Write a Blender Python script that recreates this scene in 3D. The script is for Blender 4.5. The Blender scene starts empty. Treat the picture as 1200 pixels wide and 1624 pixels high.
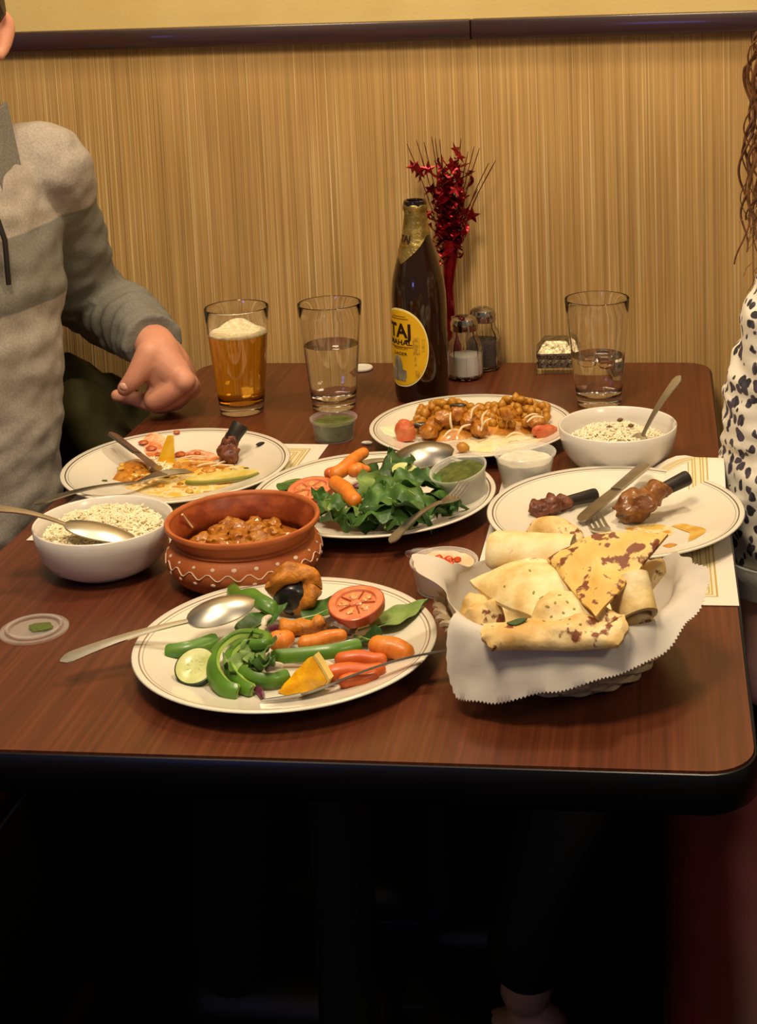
import bpy, bmesh, math, random
from mathutils import Vector, Matrix, noise as mnoise, Quaternion
random.seed(7)
PI = math.pi
SC = bpy.context.scene
COL = SC.collection

# ------------------------------------------------------------------ camera (a crop of a larger phone picture: lens shift)
FPX, PPX, PPY = 2418.6, 756.82, 285.25
CAM = Vector((0.0, -2.25937907, 1.365))
RIGHT = Vector((0.99246975, 0.11777443, -0.03365989))
DOWN = Vector((-0.01583933, -0.14909306, -0.9886963))
FWD = Vector((-0.1214616, 0.98178432, -0.14610488))
cd = bpy.data.cameras.new('camera')
cam = bpy.data.objects.new('camera', cd); COL.objects.link(cam)
rot = Matrix((RIGHT, -DOWN, -FWD)).transposed()
cam.matrix_world = Matrix.Translation(CAM) @ rot.to_4x4()
cd.sensor_fit = 'VERTICAL'; cd.sensor_height = 36.0; cd.sensor_width = 36.0
cd.lens = FPX / 1624 * 36.0
cd.shift_x = (600 - PPX) / 1624
cd.shift_y = (PPY - 812) / 1624
cd.clip_start = 0.02; cd.clip_end = 50
SC.camera = cam

# ------------------------------------------------------------------ world, lamps, exposure
W = bpy.data.worlds.new('world'); SC.world = W; W.use_nodes = True
bg = W.node_tree.nodes['Background']
bg.inputs[0].default_value = (1.0, 0.86, 0.66, 1); bg.inputs[1].default_value = 0.12
SC.view_settings.view_transform = 'Standard'
SC.view_settings.look = 'None'
SC.view_settings.gamma = 1.0
SC.view_settings.use_curve_mapping = False
SC.view_settings.exposure = 0.0

def lamp(name, loc, target, size, power, col, size_y=None, spread=PI):
    ld = bpy.data.lights.new(name, 'AREA'); ld.energy = power; ld.color = col
    ld.shape = 'RECTANGLE' if size_y else 'DISK'; ld.size = size
    if size_y: ld.size_y = size_y
    ld.spread = spread
    o = bpy.data.objects.new(name, ld); COL.objects.link(o); o.location = loc
    o.rotation_euler = (Vector(target) - Vector(loc)).to_track_quat('-Z', 'Y').to_euler()
    return o
WARM = (1.0, 0.80, 0.54)
lamp('ceiling_lamp', (0.10, -0.50, 2.45), (-0.25, -0.62, 0.75), 0.20, 15.0, WARM)
lamp('ceiling_lamp', (-0.75, -0.75, 2.45), (-0.45, -0.70, 0.75), 0.3, 6.0, WARM)
lamp('room_lamp', (-0.45, -1.65, 2.6), (-0.3, -0.2, 1.0), 0.5, 33.0, WARM)
lamp('room_lamp', (1.5, -2.3, 2.5), (0.05, -0.8, 0.7), 0.5, 12.0, WARM)
lamp('blue_screen', (-1.25, -4.2, 1.35), (-0.3, -0.2, 1.1), 0.45, 4.0, (0.22, 0.25, 1.0), 0.3)

# ------------------------------------------------------------------ pixel -> world (photo measured at 1200 x 1624)
def ray(px, py):
    return RIGHT * ((px - PPX) / FPX) + DOWN * ((py - PPY) / FPX) + FWD
def at(px, py, z=0.75):            # point of the plane at height z
    d = ray(px, py); return CAM + d * ((z - CAM.z) / d.z)
def aty(px, py, y):                # point of the plane parallel to the wall
    d = ray(px, py); return CAM + d * ((y - CAM.y) / d.y)
TZ = 0.75

# ------------------------------------------------------------------ materials
def lin(c):
    if isinstance(c, str):
        c = tuple(int(c[i:i+2], 16) / 255 for i in (0, 2, 4))
    return tuple((x / 12.92 if x <= .04045 else ((x + .055) / 1.055) ** 2.4) for x in c) + (1.0,)
def newmat(name):
    m = bpy.data.materials.new(name); m.use_nodes = True
    nt = m.node_tree; b = nt.nodes['Principled BSDF']
    return m, nt, b
def N(nt, typ, **kw):
    n = nt.nodes.new(typ)
    for k, v in kw.items():
        if k in n.inputs.keys(): n.inputs[k].default_value = v
        else: setattr(n, k, v)
    return n
def ramp(nt, fac, stops):
    r = nt.nodes.new('ShaderNodeValToRGB')
    els = r.color_ramp.elements
    while len(els) < len(stops): els.new(0.5)
    for e, (p, c) in zip(els, stops):
        e.position = p; e.color = lin(c) if not isinstance(c, float) else (c, c, c, 1)
    nt.links.new(fac, r.inputs[0]); return r.outputs[0]
def coords(nt, stretch=(1, 1, 1), kind='Object'):
    t = nt.nodes.new('ShaderNodeTexCoord'); mp = nt.nodes.new('ShaderNodeMapping')
    mp.inputs['Scale'].default_value = stretch
    nt.links.new(t.outputs[kind], mp.inputs['Vector']); return mp.outputs[0]
def M(name, col, rough=.5, metal=0, col2=None, scale=30, lo=.4, hi=.65, detail=3, bump=0, bscale=None, stretch=(1, 1, 1),
      trans=0, ior=1.45, spec=.5, sss=0, coat=0, alpha=1, col3=None):
    m, nt, b = newmat(name)
    b.inputs['Base Color'].default_value = lin(col); b.inputs['Roughness'].default_value = rough
    b.inputs['Metallic'].default_value = metal; b.inputs['IOR'].default_value = ior
    b.inputs['Transmission Weight'].default_value = trans; b.inputs['Specular IOR Level'].default_value = spec
    b.inputs['Coat Weight'].default_value = coat; b.inputs['Coat Roughness'].default_value = .1
    b.inputs['Alpha'].default_value = alpha
    if sss:
        b.inputs['Subsurface Weight'].default_value = sss; b.inputs['Subsurface Radius'].default_value = (1, .5, .3)
        b.inputs['Subsurface Scale'].default_value = .004
    if col2 or bump:
        v = coords(nt, stretch)
    if col2:
        n = N(nt, 'ShaderNodeTexNoise', Scale=scale, Detail=detail); nt.links.new(v, n.inputs['Vector'])
        st = [(lo, col), (hi, col2)]
        if col3: st.append((min(.99, hi + .12), col3))
        nt.links.new(ramp(nt, n.outputs[0], st), b.inputs['Base Color'])
    if bump:
        n2 = N(nt, 'ShaderNodeTexNoise', Scale=bscale or scale, Detail=3); nt.links.new(v, n2.inputs['Vector'])
        bm = N(nt, 'ShaderNodeBump', Strength=min(1, bump), Distance=.002); nt.links.new(n2.outputs[0], bm.inputs['Height'])
        nt.links.new(bm.outputs[0], b.inputs['Normal'])
    return m

# ------------------------------------------------------------------ mesh helpers: each returns (verts, faces)
def join(*parts):
    V, F = [], []
    for v, f in parts:
        o = len(V); V += [tuple(p) for p in v]; F += [tuple(i + o for i in q) for q in f]
    return V, F
def xf(vf, mat):
    return [tuple(mat @ Vector(p)) for p in vf[0]], vf[1]
def T(x, y, z): return Matrix.Translation((x, y, z))
def Rz(a): return Matrix.Rotation(a, 4, 'Z')
def Rx(a): return Matrix.Rotation(a, 4, 'X')
def Ry(a): return Matrix.Rotation(a, 4, 'Y')
def lathe(prof, n=48, rfun=None):
    V, F, rows = [], [], []
    for (r, z) in prof:
        if r < 1e-6:
            rows.append([len(V)]); V.append((0, 0, z))
        else:
            row = []
            for i in range(n):
                a = 2 * PI * i / n; rr = rfun(r, z, a) if rfun else r
                row.append(len(V)); V.append((rr * math.cos(a), rr * math.sin(a), z))
            rows.append(row)
    for A, B in zip(rows, rows[1:]):
        for i in range(n):
            j = (i + 1) % n
            if len(A) == 1 and len(B) == 1: continue
            if len(A) == 1: F.append((A[0], B[j], B[i]))
            elif len(B) == 1: F.append((A[i], A[j], B[0]))
            else: F.append((A[i], A[j], B[j], B[i]))
    return V, F
def tube(pts, rad, n=8, cap=True, flat=1.0):
    pts = [Vector(p) for p in pts]; m = len(pts)
    rad = [rad] * m if isinstance(rad, (int, float)) else rad
    V, F = [], []
    up = None
    for i, p in enumerate(pts):
        t = (pts[min(i + 1, m - 1)] - pts[max(i - 1, 0)])
        t = t.normalized() if t.length > 1e-9 else Vector((0, 0, 1))
        if up is None:
            up = t.orthogonal().normalized()
        else:
            up = (up - t * up.dot(t)); up = up.normalized() if up.length > 1e-6 else t.orthogonal().normalized()
        s = t.cross(up)
        for k in range(n):
            a = 2 * PI * k / n
            V.append(tuple(p + (up * math.cos(a) + s * math.sin(a) * flat) * rad[i]))
    for i in range(m - 1):
        for k in range(n):
            l = (k + 1) % n
            F.append((i * n + k, i * n + l, (i + 1) * n + l, (i + 1) * n + k))
    if cap:
        F.append(tuple(reversed(range(n)))); F.append(tuple(range((m - 1) * n, m * n)))
    return V, F
def capsule(pts, rad, n=10, k=3):
    """tube with round ends"""
    pts = [Vector(p) for p in pts]; rad = [rad] * len(pts) if isinstance(rad, (int, float)) else list(rad)
    d0 = (pts[0] - pts[1]).normalized(); d1 = (pts[-1] - pts[-2]).normalized()
    P, Rr = [], []
    for i in range(k, 0, -1):
        a = PI / 2 * i / k * .97; P.append(pts[0] + d0 * rad[0] * math.sin(a)); Rr.append(rad[0] * math.cos(a))
    P += pts; Rr += rad
    for i in range(1, k + 1):
        a = PI / 2 * i / k * .97; P.append(pts[-1] + d1 * rad[-1] * math.sin(a)); Rr.append(rad[-1] * math.cos(a))
    return tube(P, Rr, n)
def spline(ctrl, n=6):
    """Catmull-Rom through tuples of any length"""
    c = [tuple(x) for x in ctrl]; out = []
    for i in range(len(c) - 1):
        p0 = c[max(i - 1, 0)]; p1 = c[i]; p2 = c[i + 1]; p3 = c[min(i + 2, len(c) - 1)]
        for k in range(n):
            t = k / n
            out.append(tuple(.5 * (2*b + (-a + d) * t + (2*a - 5*b + 4*d - e) * t*t + (-a + 3*b - 3*d + e) * t**3) for a, b, d, e in zip(p0, p1, p2, p3)))
    out.append(c[-1]); return out
def blob(sx, sy, sz, amp=.15, freq=1.5, sub=3, seed=0, ridge=False):
    bm = bmesh.new(); bmesh.ops.create_icosphere(bm, subdivisions=sub, radius=1)
    V = []
    off = Vector((seed * 3.7, seed * 1.3, seed * 2.1))
    for v in bm.verts:
        h = mnoise.fractal(v.co * freq + off, 1.0, 2.0, 3)
        if ridge: h = -abs(h) + .2
        p = v.co * (1 + amp * h); V.append((p.x * sx, p.y * sy, p.z * sz))
    F = [tuple(w.index for w in f.verts) for f in bm.faces]; bm.free(); return V, F
def slab(f, nu, nv):
    """closed sheet: f(u, v, s) with s = 1 top, -1 bottom"""
    V, F = [], []
    for s in (1, -1):
        for i in range(nu + 1):
            for j in range(nv + 1): V.append(tuple(f(i / nu, j / nv, s)))
    c = (nu + 1) * (nv + 1); w = nv + 1
    for i in range(nu):
        for j in range(nv):
            a = i * w + j
            F.append((a, a + w, a + w + 1, a + 1)); F.append((c + a, c + a + 1, c + a + w + 1, c + a + w))
    for i in range(nu):
        for j in (0, nv):
            a = i * w + j; F.append((a, a + w, c + a + w, c + a) if j == nv else (a, c + a, c + a + w, a + w))
    for j in range(nv):
        for i in (0, nu):
            a = i * w + j; F.append((a, c + a, c + a + 1, a + 1) if i == nu else (a, a + 1, c + a + 1, c + a))
    return V, F
def box(x0, x1, y0, y1, z0, z1, bev=0.0, seg=2):
    bm = bmesh.new(); bmesh.ops.create_cube(bm, size=1)
    for v in bm.verts:
        v.co = Vector((x0 + (v.co.x + .5) * (x1 - x0), y0 + (v.co.y + .5) * (y1 - y0), z0 + (v.co.z + .5) * (z1 - z0)))
    if bev: bmesh.ops.bevel(bm, geom=list(bm.edges), offset=bev, segments=seg, affect='EDGES', profile=.5)
    bm.verts.index_update()
    V = [tuple(v.co) for v in bm.verts]; F = [tuple(w.index for w in f.verts) for f in bm.faces]; bm.free(); return V, F
def prism(poly, z0, z1):
    n = len(poly); V = [(x, y, z0) for x, y in poly] + [(x, y, z1) for x, y in poly]
    F = [tuple(reversed(range(n))), tuple(range(n, 2 * n))] + [(i, (i + 1) % n, n + (i + 1) % n, n + i) for i in range(n)]
    return V, F
def rrect(x0, x1, y0, y1, r, k=6):
    P = []
    for cx, cy, a0 in ((x1 - r, y1 - r, 0), (x0 + r, y1 - r, PI/2), (x0 + r, y0 + r, PI), (x1 - r, y0 + r, 3*PI/2)):
        for i in range(k + 1):
            a = a0 + PI / 2 * i / k; P.append((cx + r * math.cos(a), cy + r * math.sin(a)))
    return P
def mesh(name, vf, mats, smooth=True, matidx=None, sharp=None):
    me = bpy.data.meshes.new(name); me.from_pydata([tuple(p) for p in vf[0]], [], vf[1])
    bm = bmesh.new(); bm.from_mesh(me); bmesh.ops.recalc_face_normals(bm, faces=bm.faces[:])
    if sharp:
        for e in bm.edges:
            if len(e.link_faces) == 2 and e.calc_face_angle(0) > math.radians(sharp): e.smooth = False
    bm.to_mesh(me); bm.free()
    for m in (mats if isinstance(mats, (list, tuple)) else [mats]): me.materials.append(m)
    if smooth: me.polygons.foreach_set('use_smooth', [True] * len(me.polygons))
    if matidx:
        for p in me.polygons: p.material_index = matidx(p)
    me.update(); return me
def obj(name, vf, mats, parent=None, loc=None, smooth=True, matrix=None, matidx=None, sharp=35):
    me = vf if isinstance(vf, bpy.types.Mesh) else mesh(name, vf, mats, smooth, matidx, sharp)
    o = bpy.data.objects.new(name, me); COL.objects.link(o)
    if parent: o.parent = parent
    if matrix is not None: o.matrix_local = matrix
    elif loc is not None: o.location = loc
    return o
def tag(o, label=None, cat=None, group=None, kind=None):
    if label: o['label'] = label
    if cat: o['category'] = cat
    if group: o['group'] = group
    if kind: o['kind'] = kind
    return o
def thing(name, label, cat, loc=(0, 0, 0), rz=0, group=None, matrix=None):
    o = bpy.data.objects.new(name, None); COL.objects.link(o); o.empty_display_size = .02
    if matrix is not None: o.matrix_world = matrix
    else: o.location = loc; o.rotation_euler = (0, 0, rz)
    return tag(o, label, cat, group)
def dup(root, label=None, loc=None, matrix=None):
    r = root.copy(); COL.objects.link(r)
    if label: r['label'] = label
    for ch in list(root.children):
        c = ch.copy(); COL.objects.link(c); c.parent = r; c.matrix_parent_inverse = ch.matrix_parent_inverse.copy()
        for g in ch.children:
            d = g.copy(); COL.objects.link(d); d.parent = c
    if matrix is not None: r.matrix_world = matrix
    elif loc is not None: r.location = loc
    return r
def line_frame(A, B, up=(0, 0, 1)):
    """frame with +X from A to B and +Z towards up, origin A"""
    A, B = Vector(A), Vector(B); x = (B - A).normalized(); z = Vector(up); z = (z - x * z.dot(x)).normalized(); y = z.cross(x)
    m = Matrix((x, y, z)).transposed().to_4x4(); m.translation = A; return m
def rnd(a, b): return random.uniform(a, b)

# ================================================================== SETTING
def wall_fibre(name):
    m, nt, b = newmat(name)
    v1 = coords(nt, (420, 420, 1.6)); v2 = coords(nt, (95, 95, .9)); v3 = coords(nt, (700, 700, 5.0)); v4 = coords(nt, (7, 7, 3))
    n1 = N(nt, 'ShaderNodeTexNoise', Scale=1.0, Detail=2); nt.links.new(v1, n1.inputs['Vector'])
    n2 = N(nt, 'ShaderNodeTexNoise', Scale=1.0, Detail=2); nt.links.new(v2, n2.inputs['Vector'])
    n3 = N(nt, 'ShaderNodeTexNoise', Scale=1.0, Detail=1); nt.links.new(v3, n3.inputs['Vector'])
    n4 = N(nt, 'ShaderNodeTexNoise', Scale=1.0, Detail=2); nt.links.new(v4, n4.inputs['Vector'])
    base = ramp(nt, n1.outputs[0], [(.26, 'a8854c'), (.46, 'c69e62'), (.60, 'd0aa6c'), (.70, 'f0d6a2')])
    c2 = ramp(nt, n2.outputs[0], [(.3, 'c4c0b8'), (.7, 'ffffff')])
    mx = N(nt, 'ShaderNodeMix', data_type='RGBA', blend_type='MULTIPLY'); mx.inputs[0].default_value = .55
    nt.links.new(base, mx.inputs[6]); nt.links.new(c2, mx.inputs[7])
    c4 = ramp(nt, n4.outputs[0], [(.35, 'd8cdbb'), (.65, 'ffffff')])
    mx2 = N(nt, 'ShaderNodeMix', data_type='RGBA', blend_type='MULTIPLY'); mx2.inputs[0].default_value = .5
    nt.links.new(mx.outputs[2], mx2.inputs[6]); nt.links.new(c4, mx2.inputs[7])
    nt.links.new(mx2.outputs[2], b.inputs['Base Color'])
    ad = N(nt, 'ShaderNodeMath', operation='ADD'); nt.links.new(n1.outputs[0], ad.inputs[0]); nt.links.new(n3.outputs[0], ad.inputs[1])
    bm = N(nt, 'ShaderNodeBump', Strength=.55, Distance=.0025); nt.links.new(ad.outputs[0], bm.inputs['Height'])
    nt.links.new(bm.outputs[0], b.inputs['Normal'])
    b.inputs['Roughness'].default_value = .62; b.inputs['Specular IOR Level'].default_value = .3
    return m
m_fibre = wall_fibre('grasscloth')
m_paint = M('cream_paint', 'd0b676', .75, col2='caae6e', scale=9, bump=.15, bscale=160)
m_trim = M('dark_stained_wood', '2b1412', .42, col2='351a16', scale=14, stretch=(.4, 8, 8), spec=.5, coat=.35)
m_floor = M('dark_carpet', '120c0c', .95, col2='0b0809', scale=60, bump=.4, bscale=300, spec=.1)
wall = tag(obj('wall_back', box(-3.2, 2.6, .012, .14, 0, 2.6), m_paint, smooth=False), kind='structure')
for x0, x1 in ((-3.2, -1.051), (-1.050, .1292), (.13, 1.302), (1.303, 2.6)):
    obj('grasscloth_panel', box(x0, x1, 0, .0118, .1, 1.2405), m_fibre, wall, smooth=False)
tr = tag(obj('trim_1', box(-3.2, -.2805, -.0185, .0118, 1.241, 1.271, .003), m_trim), kind='structure')
tr2 = tag(obj('trim_2', box(-.28, 2.6, -.0183, .0118, 1.2412, 1.2712, .003), m_trim), kind='structure')
tag(obj('baseboard_back', box(-3.2, 2.6, -.012, .0118, 0, .0995, .003), m_trim), kind='structure')
tag(obj('floor', box(-3.2, 2.6, -5.2, .012, -.05, 0), m_floor, smooth=False), kind='structure')

# ================================================================== TABLE
def wood(name, c1, c2, c3, stretch, rough):
    m, nt, b = newmat(name)
    v = coords(nt, stretch); n = N(nt, 'ShaderNodeTexNoise', Scale=1, Detail=5, Roughness=.65); nt.links.new(v, n.inputs['Vector'])
    nt.links.new(ramp(nt, n.outputs[0], [(.3, c1), (.52, c2), (.72, c3)]), b.inputs['Base Color'])
    b.inputs['Roughness'].default_value = rough
    bm = N(nt, 'ShaderNodeBump', Strength=.12, Distance=.001); nt.links.new(n.outputs[0], bm.inputs['Height']); nt.links.new(bm.outputs[0], b.inputs['Normal'])
    return m
m_table = wood('mahogany_laminate', '482210', '592b17', '68361f', (170, 3, 60), .34)
m_edge = M('black_edge_band', '0a090b', .32, spec=.35)
m_blackmetal = M('black_cast_iron', '0a0a0a', .6)
TX0, TX1, TY0, TY1 = -.7125, .0622, -1.176, -.020
table = thing('dining_table', 'rectangular dark reddish-brown wood-grain table with black edge, crowded with Indian food', 'table', ((TX0+TX1)/2, (TY0+TY1)/2, 0))
def tl(vf): return xf(vf, T(-(TX0+TX1)/2, -(TY0+TY1)/2, 0))
obj('tabletop', tl(prism(rrect(TX0, TX1, TY0, TY1, .038, 8), TZ - .012, TZ)), m_table, table, smooth=False)
def edge_band():
    P = rrect(TX0 - .0005, TX1 + .0005, TY0 - .0005, TY1 + .0005, .0385, 8)
    prof = [(0, -.002), (.0015, -.0025), (.003, -.006), (.0035, -.018), (.003, -.032), (0, -.036), (-.012, -.036), (-.012, -.0125), (0, -.0125)]
    n = len(P); V, F = [], []
    cx, cy = (TX0+TX1)/2, (TY0+TY1)/2
    for (o, z) in prof:
        for i, (x, y) in enumerate(P):
            a = Vector(P[i-1]); c = Vector(P[(i+1) % n]); t = (c - a).normalized(); nr = Vector((t.y, -t.x))
            V.append((x + nr.x * o, y + nr.y * o, TZ + z))
    m = len(prof)
    for k in range(m):
        for i in range(n):
            F.append((k*n+i, k*n+(i+1) % n, ((k+1) % m)*n+(i+1) % n, ((k+1) % m)*n+i))
    return V, F
obj('edge_band', tl(edge_band()), m_edge, table)
obj('underside_board', tl(prism(rrect(TX0+.013, TX1-.013, TY0+.013, TY1-.013, .03, 6), TZ-.036, TZ-.0125)), m_blackmetal, table, smooth=False)
for y in (-.30, -.90):
    obj('pedestal_column', tl(xf(lathe([(0, .03), (.04, .03), (.032, .06), (.03, .68), (.09, .70), (.09, .7135), (0, .7135)], 20), T(-.325, y, 0))), m_blackmetal, table)
    obj('pedestal_foot', tl(join(box(-.55, -.10, y-.03, y+.03, .004, .03, .006), box(-.355, -.295, y-.2, y+.2, .004, .03, .006))), m_blackmetal, table)

# benches
m_red = M('dark_red_vinyl', '4a0a14', .5, col2='3e0810', scale=12, bump=.1, bscale=220)
m_bwood = M('bench_base_black', '0c0909', .6)
def bench(x0, x1, back_x0, back_x1, y0, y1, label):
    t = thing('booth_bench', label, 'bench', ((x0+x1)/2, (y0+y1)/2, 0))
    l = lambda vf: xf(vf, T(-(x0+x1)/2, -(y0+y1)/2, 0))
    obj('seat', l(box(x0, x1, y0, y1, .35, .45, .03, 4)), m_red, t)
    obj('base', l(box(x0+.05 if x0 > back_x0 else x0, x1-.05 if x1 < back_x1 else x1, y0+.03, y1-.01, 0.0, .35)), m_bwood, t, smooth=False)
    obj('back', l(box(back_x0, back_x1, y0, y1, .451, .95, .03, 4)), m_red, t)
    return t
bench(-1.36, -.80, -1.44, -1.32, -.98, -.03, 'dark bench under the man in the grey sweater')
bench(-.012, .66, .58, .70, -1.12, -.03, 'dark red vinyl bench under the woman in the spotted blouse')
# ================================================================== CROCKERY
def plate_mat(name, ring, rings):
    m, nt, b = newmat(name)
    v = coords(nt, (1, 1, 0)); ln = N(nt, 'ShaderNodeVectorMath', operation='LENGTH'); nt.links.new(v, ln.inputs[0])
    prev = None
    for (r, w, a) in rings:
        s = N(nt, 'ShaderNodeMath', operation='SUBTRACT'); s.inputs[1].default_value = r; nt.links.new(ln.outputs['Value'], s.inputs[0])
        ab = N(nt, 'ShaderNodeMath', operation='ABSOLUTE'); nt.links.new(s.outputs[0], ab.inputs[0])
        mr = N(nt, 'ShaderNodeMapRange'); mr.inputs['From Min'].default_value = w * .6; mr.inputs['From Max'].default_value = w * 1.1
        mr.inputs['To Min'].default_value = a; mr.inputs['To Max'].default_value = 0
        nt.links.new(ab.outputs[0], mr.inputs['Value'])
        if prev is None: prev = mr.outputs[0]
        else:
            mxx = N(nt, 'ShaderNodeMath', operation='MAXIMUM'); nt.links.new(prev, mxx.inputs[0]); nt.links.new(mr.outputs[0], mxx.inputs[1]); prev = mxx.outputs[0]
    mx = N(nt, 'ShaderNodeMix', data_type='RGBA'); mx.inputs[6].default_value = lin('dbd3c3'); mx.inputs[7].default_value = lin(ring)
    nt.links.new(prev, mx.inputs[0]); nt.links.new(mx.outputs[2], b.inputs['Base Color'])
    b.inputs['Roughness'].default_value = .22; b.inputs['Coat Weight'].default_value = .3
    return m
m_plateA = plate_mat('white_china_brown_rim', '6a3a28', [(.1300, .0008, .8), (.1268, .0005, .55)])
m_plateB = plate_mat('white_china_dark_rim', '2c1d14', [(.1305, .0009, .9), (.1272, .0005, .5)])
def plate_prof(R):
    return [(0, .003), (.52*R, .003), (.55*R, 0), (.58*R, .0015), (.75*R, .007), (.93*R, .0165), (.985*R, .0192), (R, .0205), (R*.99, .0218), (.93*R, .0196), (.78*R, .0122), (.68*R, .0088), (.60*R, .0072), (0, .0072)]
me_pA = mesh('dinner_plate', lathe(plate_prof(.137), 96), m_plateA)
me_pB = mesh('dinner_plate', lathe(plate_prof(.137), 96), m_plateB)
def plate(x, y, D, me, label):
    o = obj('dinner_plate', me, None, loc=(x, y, TZ + .0005)); o.scale = (D/.274,)*3
    return tag(o, label, 'plate', 'dinner plates on the table')
PL_F = plate(-.3391, -1.0125, .269, me_pA, 'white china dinner plate nearest the camera, holding tomato, peppers and orange wedge')
PL_S = plate(-.330, -.640, .276, me_pB, 'white china dinner plate heaped with spinach salad and baby carrots')
PL_L = plate(-.5869, -.5529, .272, me_pB, 'white china dinner plate with curry leftovers, knife and fork by the man')
PL_C = plate(-.2499, -.3878, .2627, me_pB, 'white china dinner plate holding the mound of chickpea curry')
PL_R = plate(-.0579, -.6904, .2752, me_pB, 'white china dinner plate with two gnawed drumsticks on the patterned placemat')
for p_ in (PL_L, PL_R): p_.location.z = TZ + .0018

m_bowl = M('white_porcelain', 'dbd4ca', .2, coat=.3)
def bowl_prof(R, H):
    return [(0, .004), (.50*R, .004), (.52*R, 0), (.56*R, .001), (.78*R, .2*H), (.91*R, .45*H), (.965*R, .75*H), (.985*R, H), (R*.97, H+.0012), (R*.945, H), (.925*R, .75*H), (.87*R, .47*H), (.74*R, .24*H), (.5*R, .1*H+.003), (0, .1*H+.002)]
me_bowl = mesh('rice_bowl', lathe(bowl_prof(.0720, .0525), 80), m_bowl)
BL = Vector((-.5780, -.8170, TZ + .0005)); BR = Vector((-.0600, -.4890, TZ + .0005))
tag(obj('rice_bowl', me_bowl, None, loc=BL), 'white porcelain bowl of plain rice beside the terracotta pot', 'bowl', 'white rice bowls')
tag(obj('rice_bowl', me_bowl, None, loc=BR), 'white porcelain bowl of rice with an upright spoon, behind the drumstick plate', 'bowl', 'white rice bowls')

# rice: one mass of grains per bowl
m_rice = M('basmati_rice', 'eadcb4', .55, col2='f2e8cc', scale=120, sss=.15)
def grain(L=.0068, r=.00105):
    return tube([(-L/2, 0, 0), (-L*.3, 0, .0002), (L*.3, 0, .0002), (L/2, 0, 0)], [r*.35, r, r, r*.35], 5)
GR = grain()
def rice_mass(R, h0, hfun, n, seed, base=True):
    rr = random.Random(seed); parts = []
    if base:
        prof = [(0, h0 - .012)] + [(R*.86, h0 - .012)] + [(R*(1 - k/10), hfun(R*(1-k/10), 0) - .0018) for k in range(1, 10)] + [(0, hfun(0, 0) - .0018)]
        def rf(r, z, a): return r
        V, F = lathe(prof, 40)
        V = [(x, y, (hfun(math.hypot(x, y), math.atan2(y, x)) - .0022 + .0012 * mnoise.noise(Vector((x, y, 0)) * 160)) if z > h0 - .011 else z) for x, y, z in V]
        parts.append((V, F))
    for i in range(n):
        a = rr.uniform(0, 2*PI); r = R * .97 * math.sqrt(rr.random())
        z = hfun(r, a) + rr.uniform(-.001, .0012)
        m = T(r*math.cos(a), r*math.sin(a), z) @ Rz(rr.uniform(0, 2*PI)) @ Ry(rr.gauss(0, .35))
        parts.append(xf(GR, m))
    return join(*parts)
def hL(r, a): return .0365 + .011 * (1 - (r/.066)**2) + .005 * math.sin(a - .3)*r/.06 + .002 + .004 * mnoise.noise(Vector((r*math.cos(a)*45, r*math.sin(a)*45, 3)))
def hR(r, a):
    x, y = r*math.cos(a), r*math.sin(a)
    return .031 + .013 * math.exp(-((x+.004)**2 + (y-.012)**2)/.0016) + .003 * mnoise.noise(Vector((x*50, y*50, 9)))
tag(obj('rice', rice_mass(.0625, .030, hL, 1500, 1), m_rice, loc=BL), 'plain white rice filling the bowl beside the terracotta pot', 'rice', kind='stuff')
m_rice2 = M('rice_with_bran', 'e6dab8', .55, col2='f0e6cc', scale=110, sss=.15)
tag(obj('rice', rice_mass(.0600, .026, hR, 1300, 2), m_rice2, loc=BR), 'white rice with brown bits in the bowl with the upright spoon', 'rice', kind='stuff')
m_clove = M('brown_spice', '6a4a26', .6)
for i, (px, py) in enumerate(((983, 666), (1000, 675), (966, 678))):
    p = at(px, py, TZ + .046)
    tag(obj('spice_piece', blob(.0042, .003, .003, .3, 2, 1, i), m_clove, loc=p), 'small brown spice bit lying on the rice in the bowl with the upright spoon', 'spice', 'spices on the rice')

# terracotta pot
m_terra = M('terracotta', 'b4622e', .55, col2='a45222', scale=35, bump=.12, bscale=260)
m_terra_in = M('terracotta_stained', '9a4a22', .4, col2='7c3212', scale=50, lo=.42, hi=.6)
m_white = M('white_slip_paint', 'd6b89c', .7)
POT = Vector((-.4275, -.8270, TZ + .0005)); PZ = .722
pot = thing('terracotta_pot', 'round terracotta serving pot with white painted dots and wavy line, full of curry', 'pot', POT); pot.scale = (1.035, 1.035, PZ)
R = .0752
obj('body', lathe([(0, .002), (.052, 0), (.058, .002), (.068, .012), (.0748, .027), (.0757, .037), (.0742, .047), (.0700, .0545), (.0662, .0585), (.0665, .063), (.0706, .072), (.0735, .079)], 96), m_terra, pot)
obj('rim', lathe([(.0735, .0788), (.0750, .0800), (.0755, .0835), (.0745, .0862), (.0722, .0868), (.0706, .0850), (.0700, .082), (.0703, .0788)], 96), m_terra, pot)
obj('inner_wall', lathe([(.0702, .0805), (.066, .070), (.0615, .056), (.0625, .048), (.0675, .035), (.064, .018), (.05, .008), (0, .006)], 80), m_terra_in, pot)
obj('groove_ring', lathe([(.0662, .0570), (.0682, .0585), (.0688, .0602), (.0680, .0618), (.0662, .0628)], 96), m_terra, pot)
def pot_r(z):
    P = [(.058, .002), (.068, .012), (.0748, .027), (.0757, .037), (.0742, .047), (.0700, .0545)]
    for (r0, z0), (r1, z1) in zip(P, P[1:]):
        if z0 <= z <= z1: return r0 + (r1-r0)*(z-z0)/(z1-z0), math.atan2(z1-z0, r1-r0)
    return .07, PI/2
wv = []
for i in range(145):
    a = 2*PI*i/144; z = .0395 + .0042*math.sin(a*24); r, _ = pot_r(z); wv.append(((r+.0002)*math.cos(a), (r+.0002)*math.sin(a), z))
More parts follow.
